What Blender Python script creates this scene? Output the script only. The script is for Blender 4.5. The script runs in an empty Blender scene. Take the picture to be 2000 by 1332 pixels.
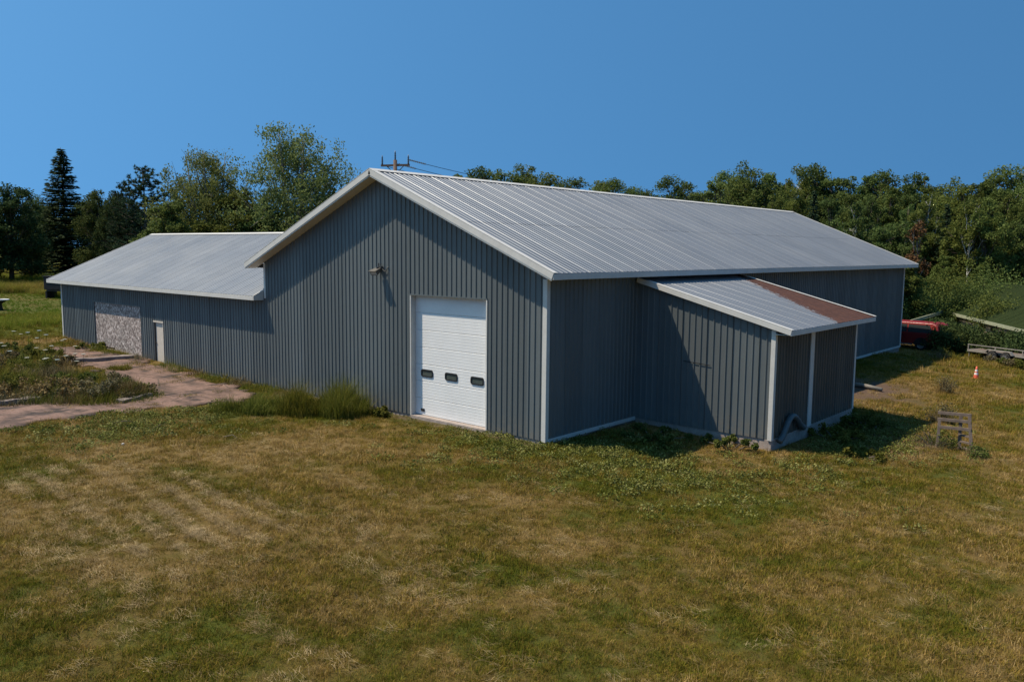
import bpy, bmesh, math, random
import numpy as np
from mathutils import Vector, Matrix

# ------------------------------------------------------------------ camera, sky, sun, exposure
sc = bpy.context.scene
CAM = np.array([15.5644, -19.4787, 5.8798])
YAW, PITCH, ROLL, FPX = 0.7163, -0.1104, 0.0094, 1603.94
_fw = np.array([-math.sin(YAW) * math.cos(PITCH), math.cos(YAW) * math.cos(PITCH), math.sin(PITCH)])
_r0 = np.array([math.cos(YAW), math.sin(YAW), 0.0]); _u0 = np.cross(_r0, _fw)
_r = _r0 * math.cos(ROLL) + _u0 * math.sin(ROLL); _u = _u0 * math.cos(ROLL) - _r0 * math.sin(ROLL)
cd = bpy.data.cameras.new('camera'); cam = bpy.data.objects.new('camera', cd)
sc.collection.objects.link(cam)
cd.sensor_width = 36.0; cd.lens = FPX / 2000 * 36.0; cd.clip_start = 0.1; cd.clip_end = 3000
cam.matrix_world = Matrix(((_r[0], _u[0], -_fw[0], CAM[0]), (_r[1], _u[1], -_fw[1], CAM[1]), (_r[2], _u[2], -_fw[2], CAM[2]), (0, 0, 0, 1)))
sc.camera = cam

SUN = np.array([-0.505, -0.357, 1.0]); SUN /= np.linalg.norm(SUN)      # direction towards the sun
world = bpy.data.worlds.new('World'); sc.world = world; world.use_nodes = True
wn = world.node_tree.nodes; wl = world.node_tree.links
bg = wn['Background']; sky = wn.new('ShaderNodeTexSky'); sky.sky_type = 'NISHITA'
sky.sun_disc = False; sky.sun_elevation = math.asin(SUN[2]); sky.sun_rotation = math.atan2(SUN[0], SUN[1])
sky.altitude = 0; sky.air_density = 1.0; sky.dust_density = 0.6; sky.ozone_density = 8.0
# the clear, deep blue of the photograph: the sky is read a little above the true elevation (no pale haze band), then tinted
tc = wn.new('ShaderNodeTexCoord'); sep = wn.new('ShaderNodeSeparateXYZ'); cmb = wn.new('ShaderNodeCombineXYZ'); ab = wn.new('ShaderNodeMath'); ab.operation = 'ABSOLUTE'
ad = wn.new('ShaderNodeMath'); ad.operation = 'ADD'; ad.inputs[1].default_value = 0.60
wl.new(tc.outputs['Generated'], sep.inputs[0]); wl.new(sep.outputs[0], cmb.inputs[0]); wl.new(sep.outputs[1], cmb.inputs[1]); wl.new(sep.outputs[2], ab.inputs[0]); wl.new(ab.outputs[0], ad.inputs[0]); wl.new(ad.outputs[0], cmb.inputs[2])
nv = wn.new('ShaderNodeVectorMath'); nv.operation = 'NORMALIZE'; wl.new(cmb.outputs[0], nv.inputs[0]); wl.new(nv.outputs[0], sky.inputs[0])
tm_ = wn.new('ShaderNodeMix'); tm_.data_type = 'RGBA'; tm_.blend_type = 'MULTIPLY'; tm_.inputs[0].default_value = 1.0; tm_.inputs[7].default_value = (0.62, 1.04, 1.02, 1)
wl.new(sky.outputs[0], tm_.inputs[6]); wl.new(tm_.outputs[2], bg.inputs[0]); bg.inputs[1].default_value = 0.136
sd = bpy.data.lights.new('sun', 'SUN'); sd.energy = 5.0; sd.angle = math.radians(0.53); sd.color = (1.0, 0.88, 0.70)
so = bpy.data.objects.new('sun', sd); sc.collection.objects.link(so)
so.rotation_euler = Vector(SUN).to_track_quat('Z', 'Y').to_euler(); so.location = (-40, -30, 80)
sc.view_settings.view_transform = 'Standard'; sc.view_settings.look = 'None'
sc.view_settings.exposure = 0.18; sc.view_settings.gamma = 1.0
sc.view_settings.use_curve_mapping = False
sc.render.engine = 'CYCLES'
sc.cycles.max_bounces = 6; sc.cycles.diffuse_bounces = 3; sc.cycles.transparent_max_bounces = 4
sc.cycles.use_denoising = True

rng = np.random.default_rng(7); random.seed(7)
COL = sc.collection

# ------------------------------------------------------------------ helpers
def ray(px, py): return _r * (px - 1000) / FPX - _u * (py - 666) / FPX + _fw
def gp(px, py, z):                      # the point of height z seen at a place in the photograph
    d = ray(px, py); return CAM + d * ((z - CAM[2]) / d[2])
def pt(px, dist):                       # ground plan position at a bearing and a distance from the camera
    d = ray(px, 490.0).copy(); d[2] = 0; d /= np.linalg.norm(d)
    return CAM[:2] + d[:2] * dist
def top_h(px, py, dist):                # world height of something seen at (px, py) at that distance
    d = ray(px, py); return CAM[2] + d[2] / math.hypot(d[0], d[1]) * dist

def _h(ix, iy, s):
    n = (ix.astype(np.int64) * 374761393 + iy.astype(np.int64) * 668265263 + s * 1442695041) & 0x7fffffff
    n = ((n ^ (n >> 13)) * 1274126177) & 0x7fffffff
    return ((n ^ (n >> 16)) & 0xffff) / 65535.0
def vnoise(x, y, s=0):
    x = np.asarray(x, float); y = np.asarray(y, float)
    ix, iy = np.floor(x), np.floor(y); fx, fy = x - ix, y - iy
    fx = fx * fx * (3 - 2 * fx); fy = fy * fy * (3 - 2 * fy)
    a, b, c, d = _h(ix, iy, s), _h(ix + 1, iy, s), _h(ix, iy + 1, s), _h(ix + 1, iy + 1, s)
    return (a * (1 - fx) + b * fx) * (1 - fy) + (c * (1 - fx) + d * fx) * fy
def fbm(x, y, s=0, o=4):
    t = 0; a = .5; f = 1
    for k in range(o): t = t + a * vnoise(np.asarray(x) * f, np.asarray(y) * f, s + k * 17); a *= .5; f *= 2.03
    return t / (1 - .5 ** o)

def link(o, parent=None):
    COL.objects.link(o)
    if parent is not None: o.parent = parent
    return o
def empty(name, loc=(0, 0, 0), rz=0, parent=None):
    o = bpy.data.objects.new(name, None); o.location = loc; o.rotation_euler = (0, 0, rz); o.empty_display_size = .2
    return link(o, parent)
def tag(o, label=None, cat=None, group=None, kind=None):
    if label: o['label'] = label
    if cat: o['category'] = cat
    if group: o['group'] = group
    if kind: o['kind'] = kind
    return o
def meshobj(name, verts, faces, mat, parent=None, smooth=False):
    me = bpy.data.meshes.new(name); me.from_pydata([tuple(v) for v in verts], [], [tuple(f) for f in faces]); me.update()
    if mat: me.materials.append(mat)
    if smooth:
        for p in me.polygons: p.use_smooth = True
    return link(bpy.data.objects.new(name, me), parent)
def copy_tree(o, parent=None):
    c = o.copy(); COL.objects.link(c); c.parent = parent
    for ch in list(o.children): copy_tree(ch, c)
    return c

class MB:
    """collects simple solids for one mesh object"""
    def __init__(s): s.v = []; s.f = []; s.mi = []; s.m = 0
    def add(s, vs, fs):
        b = len(s.v); s.v += [tuple(map(float, v)) for v in vs]; s.f += [tuple(b + i for i in f) for f in fs]; s.mi += [s.m] * len(fs)
    def box(s, x0, x1, y0, y1, z0, z1):
        s.add([(x0, y0, z0), (x1, y0, z0), (x1, y1, z0), (x0, y1, z0), (x0, y0, z1), (x1, y0, z1), (x1, y1, z1), (x0, y1, z1)],
              [(3, 2, 1, 0), (4, 5, 6, 7), (0, 1, 5, 4), (1, 2, 6, 5), (2, 3, 7, 6), (3, 0, 4, 7)])
    def bar(s, a, b, w, h, up=(0, 0, 1)):       # rectangular bar from a to b, w sideways, h along up
        a, b, up = np.array(a, float), np.array(b, float), np.array(up, float)
        d = b - a; d /= np.linalg.norm(d); sd_ = np.cross(d, up); sd_ /= np.linalg.norm(sd_); u = np.cross(sd_, d)
        o = [sd_ * w / 2 * i + u * h / 2 * j for i, j in ((-1, -1), (1, -1), (1, 1), (-1, 1))]
        s.add([a + k for k in o] + [b + k for k in o], [(0, 1, 2, 3), (7, 6, 5, 4), (0, 4, 5, 1), (1, 5, 6, 2), (2, 6, 7, 3), (3, 7, 4, 0)])
    def tube(s, pts, rad, n=8, caps=True):
        pts = [np.array(p, float) for p in pts]; rad = [rad] * len(pts) if np.isscalar(rad) else rad
        vs = []; ref = np.array([0.31, 0.17, 0.93])
        for i, p in enumerate(pts):
            d = pts[min(i + 1, len(pts) - 1)] - pts[max(i - 1, 0)]; d /= (np.linalg.norm(d) + 1e-9)
            if abs(d @ ref) > .95: ref = np.array([.9, .1, .2])
            a = np.cross(d, ref); a /= np.linalg.norm(a); b = np.cross(d, a)
            vs += [p + rad[i] * (a * math.cos(t) + b * math.sin(t)) for t in np.arange(n) * 2 * math.pi / n]
        fs = [(i * n + j, i * n + (j + 1) % n, (i + 1) * n + (j + 1) % n, (i + 1) * n + j) for i in range(len(pts) - 1) for j in range(n)]
        if caps: fs += [tuple(range(n))[::-1], tuple((len(pts) - 1) * n + j for j in range(n))]
        s.add(vs, fs)
    def lathe(s, prof, c=(0, 0, 0), n=20, axis='z'):
        vs = []
        for r_, z_ in prof:
            for t in np.arange(n) * 2 * math.pi / n:
                a, b = r_ * math.cos(t), r_ * math.sin(t)
                p = (a, b, z_) if axis == 'z' else ((z_, a, b) if axis == 'x' else (a, z_, b))
                vs.append((p[0] + c[0], p[1] + c[1], p[2] + c[2]))
        fs = [(i * n + j, i * n + (j + 1) % n, (i + 1) * n + (j + 1) % n, (i + 1) * n + j) for i in range(len(prof) - 1) for j in range(n)]
        s.add(vs, fs)
    def poly(s, pts, d):                        # polygon extruded by vector d
        n = len(pts); d = np.array(d, float); vs = [np.array(p, float) for p in pts]; vs += [p + d for p in vs]
        s.add(vs, [tuple(range(n))[::-1], tuple(range(n, 2 * n))] + [(i, (i + 1) % n, n + (i + 1) % n, n + i) for i in range(n)])
    def build(s, name, mats, parent=None, smooth=False, bevel=0):
        mats = mats if isinstance(mats, (list, tuple)) else [mats]
        o = meshobj(name, s.v, s.f, None, parent, smooth)
        for m in mats: o.data.materials.append(m)
        if len(mats) > 1: o.data.polygons.foreach_set('material_index', s.mi)
        bm = bmesh.new(); bm.from_mesh(o.data); bmesh.ops.recalc_face_normals(bm, faces=bm.faces); bm.to_mesh(o.data); bm.free()
        if bevel:
            m = o.modifiers.new('bevel', 'BEVEL'); m.width = bevel; m.segments = 2; m.limit_method = 'ANGLE'
        return o

# ------------------------------------------------------------------ materials
class NT:
    def __init__(s, name):
        s.m = bpy.data.materials.new(name); s.m.use_nodes = True; s.t = s.m.node_tree; s.n = s.t.nodes; s.l = s.t.links
        s.b = s.n['Principled BSDF']; s.out = s.n['Material Output']
    def node(s, typ, ins=None, **kw):
        n = s.n.new(typ)
        for k, v in kw.items(): setattr(n, k, v)
        for k, v in (ins or {}).items(): s.put(n.inputs[k], v)
        return n
    def put(s, sock, v):
        if isinstance(v, bpy.types.NodeSocket): s.l.new(v, sock)
        elif isinstance(v, bpy.types.Node): s.l.new(v.outputs[0], sock)
        elif isinstance(v, (tuple, list)) and len(v) == 3 and sock.type == 'RGBA': sock.default_value = (*v, 1)
        else: sock.default_value = v
    def set(s, **kw):
        names = dict(base='Base Color', rough='Roughness', metal='Metallic', spec='Specular IOR Level', normal='Normal', alpha='Alpha', coat='Coat Weight', trans='Transmission Weight', sheen='Sheen Weight')
        for k, v in kw.items(): s.put(s.b.inputs[names[k]], v)
        return s
    def math(s, op, a, b=0.0, c=None, clamp=False):
        n = s.node('ShaderNodeMath', operation=op, use_clamp=clamp); s.put(n.inputs[0], a); s.put(n.inputs[1], b)
        if c is not None: s.put(n.inputs[2], c)
        return n.outputs[0]
    def mix(s, f, a, b, blend='MIX'):
        n = s.node('ShaderNodeMix', data_type='RGBA', blend_type=blend, clamp_factor=True)
        s.put(n.inputs[0], f); s.put(n.inputs[6], a); s.put(n.inputs[7], b); return n.outputs[2]
    def pos(s): return s.node('ShaderNodeNewGeometry').outputs['Position']
    def obj(s): return s.node('ShaderNodeTexCoord').outputs['Object']
    def rnd(s): return s.node('ShaderNodeObjectInfo').outputs['Random']
    def mapv(s, v, scale=(1, 1, 1), loc=(0, 0, 0), rot=(0, 0, 0)):
        n = s.node('ShaderNodeMapping'); s.put(n.inputs[0], v); n.inputs[1].default_value = loc; n.inputs[2].default_value = rot; n.inputs[3].default_value = scale
        return n.outputs[0]
    def noise(s, v, scale, detail=4, rough=.55, dist=0.0):
        n = s.node('ShaderNodeTexNoise'); s.put(n.inputs['Vector'], v); n.inputs['Scale'].default_value = scale; n.inputs['Detail'].default_value = detail
        n.inputs['Roughness'].default_value = rough; n.inputs['Distortion'].default_value = dist; return n.outputs[0]
    def ramp(s, f, stops, interp='LINEAR'):
        n = s.node('ShaderNodeValToRGB'); s.put(n.inputs[0], f); cr = n.color_ramp; cr.interpolation = interp
        while len(cr.elements) < len(stops): cr.elements.new(.5)
        for e, (p, c) in zip(cr.elements, stops): e.position = p; e.color = (*c, 1) if len(c) == 3 else c
        return n.outputs[0]
    def rng(s, f, a, b, c, d):
        n = s.node('ShaderNodeMapRange', clamp=True); s.put(n.inputs[0], f)
        for i, x in enumerate((a, b, c, d)): n.inputs[i + 1].default_value = x
        return n.outputs[0]
    def bump(s, h, strength=.3, dist=.02):
        n = s.node('ShaderNodeBump'); s.put(n.inputs['Height'], h); n.inputs['Strength'].default_value = strength; n.inputs['Distance'].default_value = dist; return n.outputs[0]
    def attr(s, name, typ='GEOMETRY', out='Fac'):
        n = s.node('ShaderNodeAttribute', attribute_type=typ, attribute_name=name); return n.outputs[out]

M = {}
def simple(key, c, rough=.6, metal=0, spec=.4, var=.12, nscale=6, grime=.25, gcol=None, bump=.15, bscale=40):
    t = NT(key); p = t.obj(); n1 = t.noise(p, nscale, 5, .6); n2 = t.noise(p, nscale * 7, 3, .6)
    k = t.rng(n1, .3, .7, 1 - var, 1 + var)
    base = t.mix(1.0, c, t.node('ShaderNodeCombineColor', {0: k, 1: k, 2: k}), 'MULTIPLY')
    g = t.math('MULTIPLY', t.rng(n2, .45, .75, 0, 1), grime)
    base = t.mix(g, base, gcol or tuple(x * .5 for x in c))
    t.set(base=base, rough=t.rng(n2, .3, .7, max(rough - .1, .02), min(rough + .1, 1)), metal=metal, spec=spec)
    if bump: t.set(normal=t.bump(t.noise(p, bscale, 4), bump, .01))
    M[key] = t.m; return t.m

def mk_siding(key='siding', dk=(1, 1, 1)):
    t = NT(key + '_charcoal'); p = t.pos(); r = t.rnd()
    streak = t.noise(t.mapv(p, (3.0, 3.0, .25)), 2.0, 5, .6)
    blot = t.noise(p, .8, 5, .65)
    base = t.mix(t.rng(streak, .35, .75, 0, .5), (.109, .124, .127), (.138, .149, .150))
    base = t.mix(t.rng(blot, .4, .7, 0, .35), base, (.084, .101, .105))
    k = t.rng(r, 0, 1, .87, 1.13); base = t.mix(1.0, base, t.node('ShaderNodeCombineColor', {0: k, 1: k, 2: k}), 'MULTIPLY')
    z = t.node('ShaderNodeSeparateXYZ', {0: p}).outputs[2]
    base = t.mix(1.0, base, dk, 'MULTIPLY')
    mud = t.math('MULTIPLY', t.rng(z, -.1, .75, 1, 0), t.rng(t.noise(p, 5, 4), .35, .7, 0, .7))
    base = t.mix(mud, base, (.19, .16, .125))
    t.set(base=base, rough=t.rng(blot, .3, .7, .42, .58), spec=.45)
    t.set(normal=t.bump(t.noise(t.mapv(p, (1.2, 1.2, .7)), 1.4, 3), .25, .03))
    M[key] = t.m
def mk_roof(key, rust=False):
    t = NT(key); p = t.pos(); r = t.rnd()
    streak = t.noise(t.mapv(p, (.5, 3.0, .5)), 1.6, 6, .65); blot = t.noise(p, .35, 5, .6); spk = t.noise(p, 16, 3, .6)
    base = t.mix(t.rng(streak, .35, .7, 0, .4), (.228, .240, .258), (.200, .210, .226))
    base = t.mix(t.rng(blot, .42, .7, 0, .5), base, (.245, .257, .275))
    base = t.mix(t.rng(spk, .55, .75, 0, .10), base, (.165, .174, .188))
    k = t.rng(r, 0, 1, .94, 1.05); base = t.mix(1.0, base, t.node('ShaderNodeCombineColor', {0: k, 1: k, 2: k}), 'MULTIPLY')
    met = .48; rough = t.rng(blot, .3, .7, .40, .50)
    if rust:
        xyz = t.node('ShaderNodeSeparateXYZ', {0: p})
        edge = t.math('SUBTRACT', xyz.outputs[1], t.math('MULTIPLY_ADD', xyz.outputs[0], -.60, 12.25))
        wob = t.math('MULTIPLY_ADD', t.noise(t.mapv(p, (2.2, 9, 2)), 1.3, 6, .7), 2.6, -1.3)
        wob = t.math('ADD', wob, t.math('MULTIPLY_ADD', t.noise(t.mapv(p, (6, 40, 6)), 1.0, 4, .7), 1.1, -.55))
        mask = t.rng(t.math('ADD', edge, wob), -.08, .08, 0, 1)
        few = t.math('MULTIPLY', t.rng(t.noise(t.mapv(p, (1.5, 14, 1.5)), 1.0, 5, .7), .60, .68, 0, 1), t.rng(edge, -2.6, -.2, 0, .9))
        mask = t.math('MAXIMUM', mask, few)
        rc = t.ramp(t.noise(t.mapv(p, (2, 8, 2)), 2.0, 6, .65), [(.25, (.032, .012, .008)), (.5, (.062, .022, .014)), (.72, (.105, .040, .024)), (.9, (.22, .115, .07))])
        base = t.mix(mask, base, rc); met = t.rng(mask, 0, 1, .55, 0); rough = t.rng(mask, 0, 1, .4, .9)
    t.set(base=base, rough=rough, metal=met, spec=.5, normal=t.bump(t.noise(p, .6, 1), .04, .02))
    M[key] = t.m
mk_siding(); mk_siding('siding_dark', (.66, .56, .47)); mk_roof('roof_metal'); mk_roof('roof_rusty', True)
simple('trim', (.60, .58, .54), .5, 0, .4, .06, 3, .22, (.42, .37, .30), .08)
simple('soffit', (.60, .56, .50), .6, 0, .3, .08, 2, .3, (.40, .33, .25), .05)
simple('door_white', (.78, .77, .755), .42, 0, .45, .04, 1.5, .12, (.6, .57, .53), .04)
simple('door_cream', (.60, .535, .455), .5, 0, .4, .06, 4, .2, (.42, .36, .29), .05)
simple('rubber', (.018, .018, .019), .6, 0, .3, .2, 10, .2)
simple('dark_metal', (.05, .05, .052), .5, .3, .5, .2, 10, .3, (.09, .07, .05))
simple('concrete', (.37, .31, .275), .9, 0, .2, .18, 3, .55, (.20, .155, .13), .5, 30)
simple('slab_edge', (.25, .205, .185), .9, 0, .2, .25, 3, .5, (.08, .07, .06), .5, 25)
simple('bark', (.13, .105, .08), .9, 0, .2, .3, 4, .5, (.05, .04, .03), .6, 20)
simple('bark_pale', (.52, .50, .45), .8, 0, .2, .2, 3, .45, (.16, .14, .12), .4, 12)
simple('bark_grey', (.24, .22, .19), .9, 0, .2, .25, 4, .4, (.10, .09, .075), .5, 15)
simple('wood_old', (.18, .14, .115), .9, 0, .2, .3, 5, .5, (.12, .085, .065), .5, 35)
simple('pole_wood', (.15, .105, .08), .9, 0, .2, .2, 3, .4, (.07, .05, .04), .4, 25)
simple('insulator', (.10, .115, .13), .3, 0, .5, .1, 5, .1)
simple('wire', (.03, .03, .035), .5, .4, .5, .1, 5, .1, None, 0)
simple('pipe_plastic', (.07, .095, .105), .45, 0, .45, .15, 6, .3, (.16, .14, .11))
simple('lamp_body', (.14, .13, .118), .5, .3, .5, .15, 12, .3)
simple('car_red', (.22, .012, .010), .45, 0, .5, .05, 2, .1, (.22, .03, .02), 0)
simple('steel', (.50, .50, .50), .35, .8, .5, .1, 8, .3, (.25, .22, .19))
simple('trailer_steel', (.30, .28, .25), .6, .2, .4, .15, 5, .4, (.25, .17, .12))
simple('tan_wall', (.42, .345, .25), .75, 0, .3, .15, 2, .4, (.25, .20, .14), .1)
simple('green_metal', (.040, .058, .020), .8, 0, .1, .3, .8, .6, (.062, .072, .022), .1)
simple('pale_board', (.33, .34, .24), .7, 0, .3, .15, 4, .5, (.20, .26, .12), .2)
simple('cone_orange', (.72, .12, .07), .5, 0, .4, .1, 8, .25, (.5, .16, .1), 0)
simple('cone_white', (.78, .72, .70), .5, 0, .4, .1, 8, .2, None, 0)
simple('white_plastic', (.72, .72, .70), .4, 0, .4, .08, 4, .2, (.5, .48, .44), 0)
simple('rag_white', (.5, .48, .44), .8, 0, .2, .1, 8, .3, None, .2)
simple('dark_wagon', (.035, .028, .028), .6, .1, .3, .2, 4, .3)
def mk_glass():
    t = NT('dark_glass'); t.set(base=(.035, .042, .042), rough=.06, spec=.7); M['glass'] = t.m
    t = NT('window_pane'); p = t.obj(); n = t.noise(p, 6, 4)
    t.set(base=t.mix(n, (.045, .06, .055), (.10, .115, .105)), rough=.18, spec=.6); M['pane'] = t.m
    t = NT('lamp_lens'); t.set(base=(.42, .39, .34), rough=.2, spec=.6); M['lens'] = t.m
mk_glass()
def mk_osb():
    t = NT('osb_flakes'); p = t.obj()
    def flakes(rot, sc_):
        v = t.node('ShaderNodeTexVoronoi', feature='F1'); t.put(v.inputs['Vector'], t.mapv(p, (sc_, sc_, sc_ * .7), rot=(0, rot, 0))); v.inputs['Scale'].default_value = 1.0
        return v
    a = flakes(.5, 15); b = flakes(-.7, 12); c = flakes(1.9, 18)
    f = t.math('MULTIPLY_ADD', t.node('ShaderNodeSeparateColor', {0: a.outputs['Color']}).outputs[0], .5, t.math('MULTIPLY', t.node('ShaderNodeSeparateColor', {0: b.outputs['Color']}).outputs[1], .5))
    f = t.math('MULTIPLY_ADD', t.math('SUBTRACT', t.node('ShaderNodeSeparateColor', {0: c.outputs['Color']}).outputs[2], .5), .35, f)
    base = t.ramp(f, [(.15, (.135, .105, .095)), (.45, (.29, .235, .21)), (.7, (.46, .385, .35)), (.95, (.76, .66, .61))])
    t.set(base=t.mix(t.rng(t.noise(p, 1.2, 4), .45, .7, 0, .45), base, (.20, .18, .165)), rough=.8, spec=.25, normal=t.bump(f, .35, .01)); M['osb'] = t.m
mk_osb()
def mk_slab():
    t = NT('pink_concrete'); p = t.pos()
    v = t.mapv(p, (.9, .45, 1), rot=(0, 0, .35)); n = t.noise(v, 1.1, 6, .65); n2 = t.noise(p, 9, 5, .7); n3 = t.noise(t.mapv(p, (.5, 1.6, 1), rot=(0, 0, .9)), .8, 5, .6)
    base = t.ramp(n2, [(.3, (.145, .088, .068)), (.55, (.225, .142, .112)), (.8, (.31, .21, .168))])
    base = t.mix(t.rng(n3, .46, .62, 0, .85), base, (.09, .060, .048))
    base = t.mix(t.rng(n, .52, .62, 0, .85), base, (.035, .03, .028))
    vc = t.node('ShaderNodeTexVoronoi', feature='DISTANCE_TO_EDGE'); t.put(vc.inputs['Vector'], t.mapv(p, (.35, .35, .35))); vc.inputs['Scale'].default_value = 1
    base = t.mix(t.rng(t.math('ADD', vc.outputs[0], t.math('MULTIPLY_ADD', n2, .03, -.015)), 0, .016, .8, 0), base, (.05, .045, .038))
    base = t.mix(t.rng(n2, .62, .72, 0, .6), base, (.11, .10, .06))
    t.set(base=base, rough=.92, spec=.2, normal=t.bump(t.math('ADD', n2, n), .6, .03)); M['slab'] = t.m
mk_slab()
def mk_ground():
    t = NT('turf_ground'); p = t.pos(); dry = t.attr('dry'); dirt = t.attr('dirt')
    n = t.noise(p, 2.3, 6, .7); n2 = t.noise(p, 14, 5, .7)
    f = t.math('ADD', dry, t.math('MULTIPLY_ADD', n, .9, -.45))
    base = t.ramp(f, [(.0, (.080, .098, .012)), (.22, (.085, .084, .013)), (.4, (.13, .098, .020)), (.7, (.18, .118, .036)), (1.0, (.25, .17, .068))])
    base = t.mix(t.rng(n2, .35, .75, .0, .6), base, (.068, .044, .016))
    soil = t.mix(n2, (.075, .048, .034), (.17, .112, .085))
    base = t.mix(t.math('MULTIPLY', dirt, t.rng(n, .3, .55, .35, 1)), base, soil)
    t.set(base=base, rough=.95, spec=.15, normal=t.bump(t.math('ADD', n, n2), .9, .08)); M['ground'] = t.m
mk_ground()
def mk_grass(key, stops, trans=.25):
    t = NT(key); tint = t.attr('tint', 'INSTANCER'); bl = t.attr('tint')
    f = t.math('ADD', tint, t.math('MULTIPLY_ADD', bl, .6, -.30), clamp=True)
    col = t.ramp(f, stops)
    k = t.math('MULTIPLY', t.rng(t.noise(t.pos(), 1.7, 3), .3, .7, .82, 1.2), t.rng(t.noise(t.pos(), 7.5, 3, .7), .32, .68, .58, 1.45)); col = t.mix(1, col, t.node('ShaderNodeCombineColor', {0: k, 1: k, 2: k}), 'MULTIPLY')
    t.set(base=col, rough=.8, spec=.06)
    tr = t.node('ShaderNodeBsdfTranslucent', {0: col}); mx = t.node('ShaderNodeMixShader', {0: trans, 1: t.b.outputs[0], 2: tr.outputs[0]})
    t.l.new(mx.outputs[0], t.out.inputs[0]); M[key] = t.m
GR = [(.0, (.080, .098, .009)), (.28, (.155, .138, .015)), (.5, (.225, .158, .026)), (.75, (.29, .18, .052)), (1.0, (.44, .31, .13))]
mk_grass('grass', GR)
mk_grass('hay', [(0, (.18, .125, .055)), (.5, (.28, .20, .10)), (1, (.42, .32, .18))], .1)
mk_grass('clover', [(0, (.095, .11, .022)), (.6, (.16, .165, .04)), (1, (.26, .25, .09))])
def mk_leaf(key, c0, c1, c2, trans=.36, var=.25):
    t = NT(key); bl = t.attr('tint'); r = t.rnd()
    col = t.ramp(bl, [(0, c0), (.55, c1), (1, c2)])
    k = t.rng(r, 0, 1, 1 - var, 1 + var); r2 = t.math('FRACT', t.math('MULTIPLY', r, 7.31)); col = t.mix(1, col, t.node('ShaderNodeCombineColor', {0: t.math('MULTIPLY', k, t.rng(r2, 0, 1, .84, 1.10)), 1: k, 2: t.math('MULTIPLY', k, t.rng(r2, 0, 1, 1.15, .85))}), 'MULTIPLY')
    t.set(base=col, rough=.75, spec=.08)
    tr = t.node('ShaderNodeBsdfTranslucent', {0: col}); mx = t.node('ShaderNodeMixShader', {0: trans, 1: t.b.outputs[0], 2: tr.outputs[0]})
    t.l.new(mx.outputs[0], t.out.inputs[0]); M[key] = t.m
mk_leaf('leaf_aspen', (.080, .106, .026), (.124, .156, .040), (.19, .22, .068))
mk_leaf('leaf_willow', (.112, .132, .034), (.175, .195, .058), (.28, .29, .105), .4, .10)
mk_leaf('leaf_dark', (.042, .060, .018), (.070, .094, .028), (.11, .135, .044), .25, .15)
mk_leaf('leaf_pine', (.028, .046, .022), (.046, .070, .032), (.078, .104, .05), .15, .12)
mk_leaf('leaf_weed', (.066, .084, .014), (.125, .132, .028), (.22, .205, .055), .3, .15)
mk_leaf('leaf_dry', (.12, .085, .035), (.20, .15, .07), (.30, .24, .13), .15, .15)
mk_leaf('leaf_rust', (.11, .05, .02), (.17, .075, .03), (.22, .12, .05), .2, .15)
mk_leaf('petal', (.55, .55, .48), (.66, .65, .58), (.75, .74, .68), .2, .05)
mk_leaf('petal_yellow', (.45, .30, .03), (.55, .38, .05), (.60, .45, .08), .2, .05)

# ------------------------------------------------------------------ ground
def terr(x, y):
    x = np.asarray(x, float); y = np.asarray(y, float)
    z = np.interp(x, [-140, -60, -37, -28, -21, -2, 1.5, 5, 9, 30, 80], [1.2, .55, .34, .10, -.12, -.10, -.16, -.38, -.50, -.6, -.6])
    z = z + np.interp(y, [-6, 0, 4], [-.05, 0, 0]) * np.clip((x + 3) / 6, 0, 1)
    yk = np.clip((y - 32) / 4, 0, 1) * np.clip((x + 9) / 5, 0, 1); z = z * (1 - yk) + np.minimum(z, -.45) * yk
    far = np.clip((np.hypot(x - CAM[0], y - CAM[1]) - 70) / 200, 0, 1)
    return z + (fbm(x * .35, y * .35, 3) - .5) * .12 + (fbm(x * 1.7, y * 1.7, 9, 2) - .5) * .05 + far * 1.0
HAY = [tuple(gp(*p, -.05)[:2]) for p in ((200, 1000), (330, 960), (120, 1120), (560, 1060), (700, 1120), (420, 1040))]
def dryness(x, y):
    x = np.asarray(x, float); y = np.asarray(y, float)
    d = .46 + (fbm(x * .22 + 5, y * .22, 21, 4) - .5) * 1.5 + (fbm(x * .9, y * .9, 31, 3) - .5) * .9
    left = np.exp(-(((x - 2.5) / 6.5) ** 2 + ((y + 11.0) / 3.6) ** 2))
    d = d + .30 * left
    d = d - .55 * np.exp(-(((x - .5) / 4) ** 2 + ((y - .3) / 2.2) ** 2)) * (y < 3)
    arcs = np.sin((np.hypot(x + 6, (y - 4) * 1.05)) * 2 * math.pi / 3.1 + fbm(x * .3, y * .3, 77, 2) * 4)
    d = d + .14 * arcs * (y < 2)
    lf = np.clip((-38 - x) / 6, 0, 1)
    return np.clip(d - .6 * lf, 0, 1)
def dirt_and_shade(x, y):
    x = np.asarray(x, float); y = np.asarray(y, float)
    n = (fbm(x * .8, y * .8, 51, 3) - .5) * 1.6
    a = 1.3 * np.exp(-(((x - 3.2) / 2.6) ** 2 + ((y - 18.6) / 3.4) ** 2))
    b = .8 * np.exp(-(((x - 7.6) / 1.6) ** 2 + ((y - 9.5) / 3.0) ** 2))  # soil tone put in here also darkens the lean-to's shade area
    c = .9 * np.exp(-((np.abs(x + 14) / 5) ** 2 + ((y + 8.0) / 3.0) ** 2)) * 0
    w = .7 * np.exp(-((y + .25) / .35) ** 2) * ((x > -12) & (x < 0))
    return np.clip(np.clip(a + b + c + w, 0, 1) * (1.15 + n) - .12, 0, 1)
def axis(lo, hi, steps):
    a = [lo]
    while a[-1] < hi:
        x = a[-1]; a.append(x + np.interp(x, *steps))
    return np.array(a)
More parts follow.
